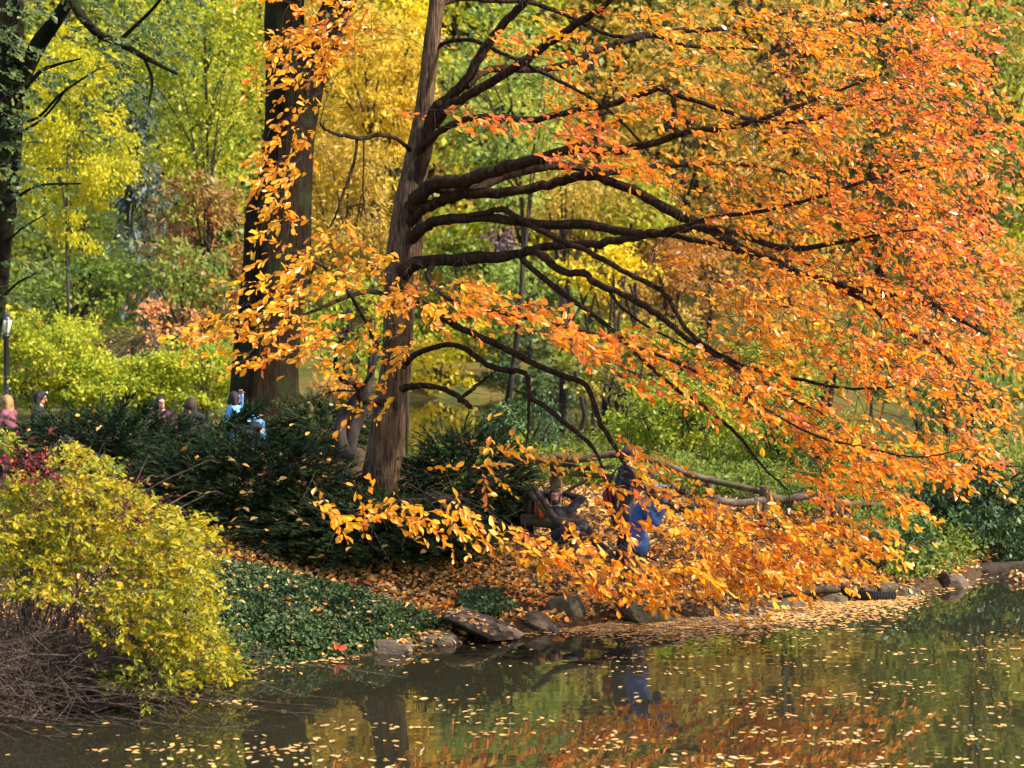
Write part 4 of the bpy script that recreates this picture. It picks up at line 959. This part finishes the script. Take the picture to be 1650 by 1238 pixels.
for rows in ([(806,745,27.8,11),(850,741,27.8,12),(893,742,27.8,12)],[(893,735,27.7,13),(935,740,27.6,13),(985,732,27.5,12),(1040,738,27.4,10)],[(905,747,27.8,9),(925,753,27.7,9),(955,755,27.6,7),(990,752,27.5,7)],
             [(903,762,27.8,8),(940,765,27.7,8),(990,768,27.6,8)],[(1040,740,27.4,10),(1075,750,27.3,11),(1110,764,27.2,11),(1150,775,27.1,11),(1200,786,26.9,10),(1232,795,26.7,10)],
             [(1078,812,26.3,14),(1120,814,26.3,13),(1150,806,26.3,13),(1190,811,26.4,13),(1232,807,26.5,14)],[(1232,796,26.6,15),(1262,806,26.6,14),(1298,799,26.6,13),(1325,803,26.7,12),(1362,812,26.8,11),(1405,813,26.9,9),(1440,815,27,7)],
             [(905,800,27.7,7),(925,785,27.6,6),(950,772,27.5,5)]):
    part_log('rail', rows, fence)
bench = empty('log_bench', (P(880, 870, 24.8).x, 24.8, gz(P(880, 870, 24.8).x, 24.8)), 'rustic bench of thick weathered logs holding the reclining man', 'bench')
part_log('seat_log', [(842,838,24.9,20),(890,842,24.7,20),(925,845,24.5,19),(946,848,24.4,17)], bench, 'log', 12)
part_log('seat_log', [(838,830,25.3,18),(885,834,25.1,18),(935,838,24.9,16)], bench, 'log', 12)
part_log('back_log', [(834,788,25.5,13),(870,792,25.5,14),(900,800,25.4,13)], bench, 'log')
part_log('arm_log', [(857,797,24.9,13),(866,808,24.75,13),(880,824,24.6,12),(895,840,24.5,12)], bench, 'log')
for px, y0, y1, Y in ((853,800,0,25.0),(842,790,0,25.5),(925,846,0,24.5),(925,838,0,25.0)):
    t_ = P(px, y0, Y); g = gz(t_.x, Y) - .1
    mb = MB(); tube(mb, [(t_.x, Y, g), (t_.x, Y, (g + t_.z) / 2), tuple(t_)], .065, 9, rough=.1, seed=px + Y); mb.obj('leg', M['darklog'], bench, True)
log_obj('fallen_bough', 'dark dead bough slanting down in front of the log bench', 'branch', [(860,785,23.9,9),(880,815,23.6,11),(900,842,23.3,12),(936,862,23.0,12),(968,880,22.7,12),(992,905,22.4,11),(1004,935,22.1,9)], 'twig')

# ------------------------------------------------------------------ street lamp
lp = P(10, 540, 42); lg = gz(lp.x, 42)
lamp = empty('street_lamp', (lp.x, 42, lg), 'black iron park lamp with cream glass lantern at the left edge', 'lamp')
def lathe(name, prof, mat, parent, loc, sides=16):
    mb = MB(); tube(mb, [(loc[0], loc[1], loc[2] + z) for z, r_ in prof], [r_ for z, r_ in prof], sides); return mb.obj(name, M[mat], parent, True)
H = lp.z - lg + .03
lathe('post', [(0, .2), (.12, .2), (.14, .15), (.4, .13), (.6, .1), (.64, .12), (.7, .085), (H * .6, .075), (H - .12, .065), (H - .08, .1), (H - .03, .11), (H, .07)], 'iron', lamp, (lp.x, 42, lg))
lathe('glass_globe', [(0, .065), (.07, .09), (.2, .13), (.3, .15), (.33, .14)], 'lamp_glass', lamp, (lp.x, 42, lg + H + .02))
lathe('cap', [(0, .165), (.03, .155), (.08, .12), (.12, .07), (.14, .03), (.17, .04), (.21, .015)], 'iron', lamp, (lp.x, 42, lg + H + .355))
for k in range(4):
    a = k * math.pi / 2 + .5; mb = MB()
    tube(mb, [(lp.x + math.cos(a) * q, 42 + math.sin(a) * q, lg + H + z) for z, q in ((0, .07), (.08, .105), (.21, .145), (.32, .165), (.37, .165))], .01, 5); mb.obj('rib', M['iron'], lamp, True)

# ------------------------------------------------------------------ people
def cap_bm(bm, a, b, ra, rb, seg=14):
    a, b = Vector(a), Vector(b); d = b - a; L = d.length
    if L < 1e-6: d = Vector((0, 0, 1))
    q = d.to_track_quat('Z', 'Y').to_matrix().to_4x4(); prof = []
    for i in range(5): t = -math.pi / 2 + i * math.pi / 8; prof.append((math.sin(t) * ra, math.cos(t) * ra))
    for i in range(5): t = i * math.pi / 8; prof.append((L + math.sin(t) * rb, math.cos(t) * rb))
    rings = []
    for z, r_ in prof[1:-1]:
        rings.append([bm.verts.new(a + (q @ Vector((math.cos(k / seg * 6.2832) * r_, math.sin(k / seg * 6.2832) * r_, z)))) for k in range(seg)])
    bot = bm.verts.new(a + (q @ Vector((0, 0, prof[0][0])))); top = bm.verts.new(a + (q @ Vector((0, 0, prof[-1][0]))))
    for i in range(len(rings) - 1):
        for k in range(seg): bm.faces.new((rings[i][k], rings[i][(k + 1) % seg], rings[i + 1][(k + 1) % seg], rings[i + 1][k]))
    for k in range(seg):
        bm.faces.new((bot, rings[0][(k + 1) % seg], rings[0][k])); bm.faces.new((top, rings[-1][k], rings[-1][(k + 1) % seg]))
def ell_bm(bm, c, rad, rot=None):
    mt = Matrix.Translation(Vector(c)) @ (rot.to_4x4() if rot else Matrix.Identity(4)) @ Matrix.Diagonal((*rad, 1))
    bmesh.ops.create_uvsphere(bm, u_segments=18, v_segments=12, radius=1, matrix=mt)
def fuse(name, bm, mat, parent, voxel=.012, sm=3, wrinkle=0.0):
    me = bpy.data.meshes.new('tmp'); bm.to_mesh(me); bm.free()
    o = bpy.data.objects.new('tmp', me); COL.objects.link(o)
    md = o.modifiers.new('r', 'REMESH'); md.mode = 'VOXEL'; md.voxel_size = voxel
    ms = o.modifiers.new('s', 'SMOOTH'); ms.iterations = sm
    dg = bpy.context.evaluated_depsgraph_get(); ne = bpy.data.meshes.new_from_object(o.evaluated_get(dg))
    bpy.data.objects.remove(o); ne.name = name
    if wrinkle:
        for v in ne.vertices:
            v.co += v.normal * wrinkle * mnoise.noise(Vector((v.co.x * 9, v.co.y * 9, v.co.z * 14)))
    for p_ in ne.polygons: p_.use_smooth = True
    return link(name, ne, M[mat], parent, world_space=False)
def V3(*a): return Vector(a)
def hand(bm, wr, d, up, s=1.0, curl=.5):
    """palm + five unequal fingers, curled, thumb off the side of the palm"""
    d = Vector(d).normalized(); up = Vector(up); up = (up - d * up.dot(d)).normalized(); sd = d.cross(up)
    pc = Vector(wr) + d * .045 * s
    rot = Matrix((sd, d, up)).transposed()
    ell_bm(bm, pc, (.042 * s, .052 * s, .019 * s), rot)
    for i, L in enumerate((.066, .076, .072, .056)):
        o = pc + d * .04 * s + sd * (-.03 + .02 * i) * s
        k1 = o + (d * (1 - curl * .4) - up * curl * .6).normalized() * L * .55 * s
        k2 = k1 + (d * (1 - curl * 1.2) - up * curl).normalized() * L * .45 * s
        cap_bm(bm, o, k1, .0095 * s, .0085 * s, 8); cap_bm(bm, k1, k2, .0085 * s, .007 * s, 8)
    t0 = pc - sd * .034 * s - d * .015 * s; t1 = t0 + (-sd * .8 + d * .6 - up * .3).normalized() * .036 * s; t2 = t1 + (d * .9 - sd * .1 - up * .4).normalized() * .03 * s
    cap_bm(bm, t0, t1, .012 * s, .01 * s, 8); cap_bm(bm, t1, t2, .01 * s, .008 * s, 8)
def head_rot(f, roll=(0, 0, 1)):
    f = Vector(f).normalized(); u = Vector(roll); u = (u - f * u.dot(f)).normalized(); return Matrix((f.cross(u), f, u)).transposed()
def person(label, loc, rz, J, face, up=(0, 0, 1), top='black_cloth', legs='denim', shoes='boot', coat_len=0.0, hair='dark_hair', hair_len=0.0, sleeves=True, female=False, beard=None, curlL=.5, curlR=.5):
    root = empty('person', loc, label, 'person', None, rz)
    J = {k: Vector(v) for k, v in J.items()}
    R = head_rot(face, up); h = J['head']
    sw = .9 if female else 1.0
    bm = bmesh.new()
    ell_bm(bm, h + R @ V3(0, -.008, .022), (.073, .092, .098), R); ell_bm(bm, h + R @ V3(0, .026, -.055), (.055, .06, .062), R)
    cap_bm(bm, h + R @ V3(0, .086, .012), h + R @ V3(0, .108, -.02), .010, .016, 8)
    cap_bm(bm, h + R @ V3(-.022, .076, -.062), h + R @ V3(.022, .076, -.062), .011, .011, 8)
    cap_bm(bm, h + R @ V3(-.05, .064, .035), h + R @ V3(.05, .064, .035), .014, .014, 8)
    for s in (-1, 1): ell_bm(bm, h + R @ V3(s * .075, -.005, -.005), (.012, .022, .034), R)
    cap_bm(bm, h + R @ V3(0, -.02, -.05), J['neck'], .05 * sw, .056 * sw)
    cap_bm(bm, J['neck'], J['chest'], .08, .125 * sw); cap_bm(bm, J['chest'], J['pelvis'], .125 * sw, .125)
    for s in 'LR':
        cap_bm(bm, J['neck'] + (J['sh' + s] - J['neck']) * .3, J['sh' + s], .065, .052 * sw)
        cap_bm(bm, J['sh' + s], J['el' + s], .05 * sw, .038 * sw); cap_bm(bm, J['el' + s], J['wr' + s], .04 * sw, .027 * sw)
        d = J.get('hd' + s, J['wr' + s] - J['el' + s]); hand(bm, J['wr' + s], d, J.get('hu' + s, V3(0, 0, 1) if abs(Vector(d).normalized().z) < .8 else V3(0, 1, 0)), .95 if female else 1.05, curlL if s == 'L' else curlR)
        cap_bm(bm, J['hip' + s], J['kn' + s], .082, .055); cap_bm(bm, J['kn' + s], J['an' + s], .057, .038); cap_bm(bm, J['an' + s], J['toe' + s], .04, .032)
    body = fuse('body', bm, 'skin', root, .008, 2)
    for s in (-1, 1):
        bm = bmesh.new(); ell_bm(bm, h + R @ V3(s * .03, .078, .012), (.012, .008, .007), R); fuse('eye', bm, 'dark_hair', root, .002, 0)
    bm = bmesh.new(); ell_bm(bm, h + R @ V3(0, .086, -.062), (.024, .008, .007), R); fuse('mouth', bm, 'lips', root, .002, 0)
    bm = bmesh.new()
    cap_bm(bm, J['neck'] + (J['chest'] - J['neck']) * .25, J['chest'], .105 * sw, .15 * sw); cap_bm(bm, J['chest'], J['pelvis'], .15 * sw, .15)
    if coat_len:
        for s in 'LR': cap_bm(bm, J['pelvis'] + (J['hip' + s] - J['pelvis']) * .6, J['hip' + s] + (J['kn' + s] - J['hip' + s]) * coat_len, .135, .15)
    for s in 'LR':
        cap_bm(bm, J['neck'] + (J['sh' + s] - J['neck']) * .45 - V3(0, 0, .02), J['sh' + s], .085, .075 * sw)
        cap_bm(bm, J['sh' + s], J['el' + s], .072 * sw, .057 * sw); cap_bm(bm, J['el' + s], J['el' + s] + (J['wr' + s] - J['el' + s]) * .93, .058 * sw, .045 * sw)
    fuse('jacket', bm, top, root, .012, 3, .012)
    bm = bmesh.new(); cap_bm(bm, J['pelvis'], (J['hipL'] + J['hipR']) / 2, .14, .13)
    for s in 'LR': cap_bm(bm, J['hip' + s], J['kn' + s], .1, .075); cap_bm(bm, J['kn' + s], J['an' + s] + (J['kn' + s] - J['an' + s]).normalized() * .05, .076, .066)
    fuse('trousers', bm, legs, root, .013, 3, .012)
    for s in 'LR':
        bm = bmesh.new(); cap_bm(bm, J['an' + s], J['an' + s] + (J['kn' + s] - J['an' + s]) * .12, .056, .054); cap_bm(bm, J['an' + s] + (J['an' + s] - J['toe' + s]) * .25, J['toe' + s], .054, .046); fuse('shoe', bm, shoes, root, .009, 2)
    if hair:
        bm = bmesh.new(); ell_bm(bm, h + R @ V3(0, -.016, .044), (.087, .095, .092), R)
        for s in (-1, 1): ell_bm(bm, h + R @ V3(s * .07, -.012, .0), (.024, .056, .08), R)
        if female: ell_bm(bm, h + R @ V3(0, -.055, -.01), (.096, .075, .12), R)
        if hair_len:
            dn = V3(0, 0, -1) * hair_len
            for s in (-1, -.4, .4, 1): cap_bm(bm, h + R @ V3(s * .062, -.055 - .02 * (1 - abs(s)), .02), h + R @ V3(s * .085, -.075, -.02) + dn, .05, .038)
        fuse('hair', bm, hair, root, .009, 2, .01)
    if beard:
        bm = bmesh.new(); ell_bm(bm, h + R @ V3(0, .05, -.09), (.055, .045, .045), R); fuse('beard', bm, beard, root, .008, 2, .006)
    return root, R, J
def cap_hat(root, h, R, mat, brim=True):
    bm = bmesh.new(); ell_bm(bm, h + R @ V3(0, -.008, .06), (.092, .112, .085), R)
    o = fuse('cap', bm, mat, root, .009, 2)
    if brim:
        bm = bmesh.new(); ell_bm(bm, h + R @ V3(0, .125, .062), (.075, .075, .012), R); fuse('brim', bm, mat, root, .006, 2)
def standing(lean=(0, 0, 0), h=1.7):
    k = h / 1.75; l = Vector(lean)
    J = dict(hipL=(-.09, 0, .9 * k), hipR=(.09, 0, .9 * k), knL=(-.1, .03, .5 * k), knR=(.11, .05, .5 * k), anL=(-.11, -.02, .09), anR=(.12, 0, .09), toeL=(-.13, .15, .045), toeR=(.15, .17, .045),
             pelvis=(0, 0, .96 * k), chest=tuple(V3(0, .01, 1.24 * k) + l * .6), neck=tuple(V3(0, .01, 1.45 * k) + l), head=tuple(V3(0, .05, 1.60 * k) + l * 1.15),
             shL=tuple(V3(-.19, .0, 1.38 * k) + l * .9), shR=tuple(V3(.19, 0, 1.38 * k) + l * .9))
    return J, k, l
# photographer in the blue coat (faces right, camera raised); local +y = facing
bx = P(1026, 940, 22.2).x; g = gz(bx, 22.2)
J, k, l = standing((0, .12, -.06), 1.6)
sR, sL = Vector(J['shR']), Vector(J['shL']); hd = Vector(J['head'])
J.update(elL=tuple(sL + V3(-.03, .15, -.2)), elR=tuple(sR + V3(.05, .16, -.2)), wrL=tuple(hd + V3(-.05, .24, -.07)), wrR=tuple(hd + V3(.1, .2, -.05)), hdL=(.1, .9, .35), hdR=(-.25, .8, .4), huL=(-1, 0, 0), huR=(1, 0, 0))
r1, R, J1 = person('photographer in long bright blue coat and pale cap raising a black camera', (bx, 22.2, g), math.radians(-98), J, (0, 1, .05), top='blue_coat', legs='khaki', coat_len=.42, hair='brown_hair', curlL=.9, curlR=.9)
cap_hat(r1, J1['head'], R, 'white_cloth')
cm_ = empty('camera', r1.matrix_basis @ (J1['head'] + V3(.03, .27, .0)), 'black camera with a long lens held by the photographer in blue', 'camera', None, r1.rotation_euler.z)
bm = bmesh.new(); ell_bm(bm, (0, 0, 0), (.075, .04, .055)); ell_bm(bm, (0, 0, .055), (.035, .035, .03)); fuse('camera_body', bm, 'black_plastic', cm_, .006, 1)
bm = bmesh.new(); cap_bm(bm, (0, .03, 0), (0, .12, 0), .038, .036); cap_bm(bm, (0, .12, 0), (0, .17, 0), .044, .047); fuse('lens', bm, 'black_plastic', cm_, .006, 1)
# man in brown cap
bx = P(1003, 900, 23.6).x; g = gz(bx, 23.6)
J, k, l = standing((0, .05, 0), 1.78)
sR, sL = Vector(J['shR']), Vector(J['shL']); hd = Vector(J['head'])
J.update(elL=tuple(sL + V3(-.06, .08, -.27)), elR=tuple(sR + V3(.07, .1, -.26)), wrL=tuple(hd + V3(-.08, .26, -.3)), wrR=tuple(hd + V3(.1, .3, -.22)), huL=(-1, 0, 0), huR=(1, 0, 0))
r2, R, J2 = person('man in a brown flat cap and dark jacket standing behind the photographer in blue', (bx, 23.6, g), math.radians(-80), J, (.05, 1, 0), top='navy_cloth', legs='black_cloth', coat_len=.35, hair='dark_hair', curlL=.8, curlR=.8)
cap_hat(r2, J2['head'], R, 'brown_cap')
bg = empty('shoulder_bag', r2.matrix_basis @ V3(-.05, -.2, 1.02), 'small dark red bag hanging at the back of the man in the brown cap', 'bag')
bm = bmesh.new(); ell_bm(bm, (0, 0, 0), (.07, .12, .15)); ell_bm(bm, (0, 0, .05), (.075, .11, .09)); fuse('bag_body', bm, 'red_cloth', bg, .009, 3, .01)
mb = MB(); tube(mb, smooth_path([bg.location + V3(0, .06, .12), bg.location + V3(.06, .02, .32), bg.location + V3(.14, -.02, .44)], 5), .012, 5); mb.obj('strap', M['black_cloth'], bg)
# reclining man
c0 = P(893, 802, 25.0)
J = dict(head=(0, 0, 0), neck=(.03, -.08, -.17), chest=(.06, -.16, -.33), pelvis=(.11, -.34, -.47), shL=(-.15, -.1, -.2), shR=(.21, -.1, -.19), elL=(-.36, .04, .03), elR=(.40, .0, -.02), wrL=(-.1, .1, .04), wrR=(.14, .1, .05),
         hdL=(1, 0, 0), hdR=(-1, 0, 0), huL=(0, 1, 0), huR=(0, 1, 0), hipL=(.04, -.42, -.5), hipR=(.2, -.4, -.5), knL=(.22, -.72, -.36), knR=(.36, -.7, -.38), anL=(.36, -1.0, -.47), anR=(.46, -.98, -.47), toeL=(.38, -1.03, -.34), toeR=(.48, -1.01, -.34))
r3, R, J3 = person('man in black lying back on the log bench, hands behind his head', tuple(c0), 0, J, (.25, -.9, .42), (0, .3, 1), top='black_cloth', legs='denim', hair='brown_hair', beard='brown_hair')
bp_ = empty('backpack', P(872, 819, 24.72), 'orange backpack on the bench beside the reclining man', 'backpack')
bm = bmesh.new(); ell_bm(bm, (0, 0, 0), (.1, .09, .16)); ell_bm(bm, (.02, -.05, -.04), (.08, .07, .1)); fuse('pack_body', bm, 'orange_cloth', bp_, .01, 3, .012)
for s in (-.05, .06):
    mb = MB(); tube(mb, [tuple(bp_.location + V3(s, -.06, .15)), tuple(bp_.location + V3(s * 1.3, -.13, .02)), tuple(bp_.location + V3(s, -.1, -.14))], .014, 6); mb.obj('strap', M['black_cloth'], bp_)
# seated people
def seated():
    return dict(pelvis=(0, 0, .5), chest=(0, .02, .78), neck=(0, .03, .98), head=(0, .07, 1.13), shL=(-.17, .02, .92), shR=(.17, .02, .92), hipL=(-.09, .05, .47), hipR=(.09, .05, .47), knL=(-.12, .46, .5), knR=(.12, .46, .5),
                anL=(-.12, .5, .1), anR=(.12, .5, .1), toeL=(-.13, .66, .05), toeR=(.13, .66, .05), elL=(-.24, .14, .68), elR=(.24, .14, .68), wrL=(-.08, .34, .68), wrR=(.1, .34, .68))
def seat_person(label, px, py, Y, deg, **kw):
    """px, py is the head; the figure sits so that its head is there"""
    c = P(px, py, Y); J = seated(); J.update(kw.pop('J', {}))
    Rz = Matrix.Rotation(math.radians(deg), 3, 'Z'); off = Rz @ Vector(J['head'])
    return person(label, (c.x - off.x, c.y - off.y, c.z - off.z), math.radians(deg), J, kw.pop('face', (0, 1, -.1)), **kw)
r4, R, J4 = seat_person('dark haired woman in black jacket looking down, sunglasses on her head', 66, 641, 30, -88, J=dict(wrL=(-.05, .36, .72), wrR=(.08, .36, .72)), face=(-.25, 1, -.4), top='black_cloth', hair_len=.26, female=True)
bm = bmesh.new()
for s in (-1, 1): ell_bm(bm, J4['head'] + R @ V3(s * .036, .062, .115), (.03, .022, .02), R)
fuse('sunglasses', bm, 'lamp_glass', r4, .006, 1)
seat_person('blonde woman in a pink jacket half hidden behind the lamp post at the left edge', 10, 648, 31, 75, top='pink_cloth', hair='blond_hair', hair_len=.22, female=True)
seat_person('dark haired woman in plum purple jacket with face lifted to the light', 259, 650, 30.5, -165, J=dict(wrL=(-.03, .3, .84), wrR=(.05, .3, .86)), face=(-.35, 1, .18), top='purple_cloth', hair_len=.18, female=True)
seat_person('person with long brown hair seen from behind beside the woman in plum', 308, 652, 31, 0, top='black_cloth', hair='brown_hair', hair_len=.3, female=True)
seat_person('person in light blue seated against the elm, one arm raised to the head', 379, 642, 30.2, -70,
    J=dict(elR=(-.32, .22, .98), wrR=(-.1, .2, 1.2), shL=(.17, .02, .92), shR=(-.17, .02, .92), elL=(.26, .22, .72), wrL=(.12, .42, .8), knL=(.1, .5, .68), knR=(-.12, .4, .6), anL=(.1, .56, .2), anR=(-.18, .4, .12), toeL=(.12, .72, .12), toeR=(-.18, .56, .06), hipL=(.09, .05, .47), hipR=(-.09, .05, .47), hdR=(.6, -.2, .6)), face=(-.5, 1, .25), top='sky_cloth', legs='sky_cloth', hair_len=.05, beard='dark_hair')
c = P(398, 695, 30.0)
bk = empty('duffel_bag', c, 'bulky black bag at the foot of the elm below the person in light blue', 'bag')
bm = bmesh.new(); ell_bm(bm, (0, 0, 0), (.24, .16, .16)); ell_bm(bm, (.1, .02, .03), (.16, .15, .15)); cap_bm(bm, (-.16, -.05, .06), (.18, -.05, .08), .1, .1); fuse('bag_body', bm, 'black_cloth', bk, .012, 3, .02)
mb = MB(); tube(mb, smooth_path([c + V3(-.12, -.1, .12), c + V3(-.05, -.12, .25), c + V3(.08, -.12, .25), c + V3(.14, -.1, .12)], 4), .013, 6); mb.obj('strap', M['black_cloth'], bk)
# seat the group on a low stone ledge hidden in the yews
mb = MB()
p, r = limb_path([(-60,712,30.6,46),(60,712,30.3,46),(180,716,30.6,44),(300,722,30.9,44),(372,724,30.6,40)], 6)
tube(mb, p, r, 12, rough=.12, seed=2.2)
tag(mb.obj('stone_ledge', M['rock'], None, True), 'low rounded stone ledge the seated people rest on behind the yews', 'ledge')
# small things by the fence and shore
c = P(1271, 846, 26.2); pm = empty('plant_marker', (c.x, 26.2, gz(c.x, 26.2)), 'small white plant label on a stake under the fence rail', 'sign')
zt = P(1271, 822, 26.2).z
mb = MB(); tube(mb, [(c.x, 26.2, pm.location.z), (c.x, 26.2, zt)], .008, 5); mb.obj('stake', M['iron'], pm)
bm = bmesh.new(); bmesh.ops.create_cube(bm, size=1, matrix=Matrix.Translation((c.x, 26.19, zt - .02)) @ Matrix.Rotation(-.35, 4, 'X') @ Matrix.Diagonal((.05, .012, .09, 1))); bmesh.ops.bevel(bm, geom=bm.edges[:], offset=.004, segments=2, affect='EDGES')
me = bpy.data.meshes.new('plate'); bm.to_mesh(me); bm.free(); link('plate', me, M['white_cloth'], pm)
mb = MB(); c = P(543, 1050, 19.15)
for k in range(3): add_leaves(mb, np.array([tuple(c + V3(0, 0, .02))]), np.array([[math.cos(k * 1.1 - .6), -.2, .25]]), np.array([[.1, -.7, .6]]), .13, .6, np.array([.85]))
tag(mb.obj('maple_leaf', M['tupelo_leaf']), 'large orange red fallen leaf on the shore left of the first rock', 'leaf')
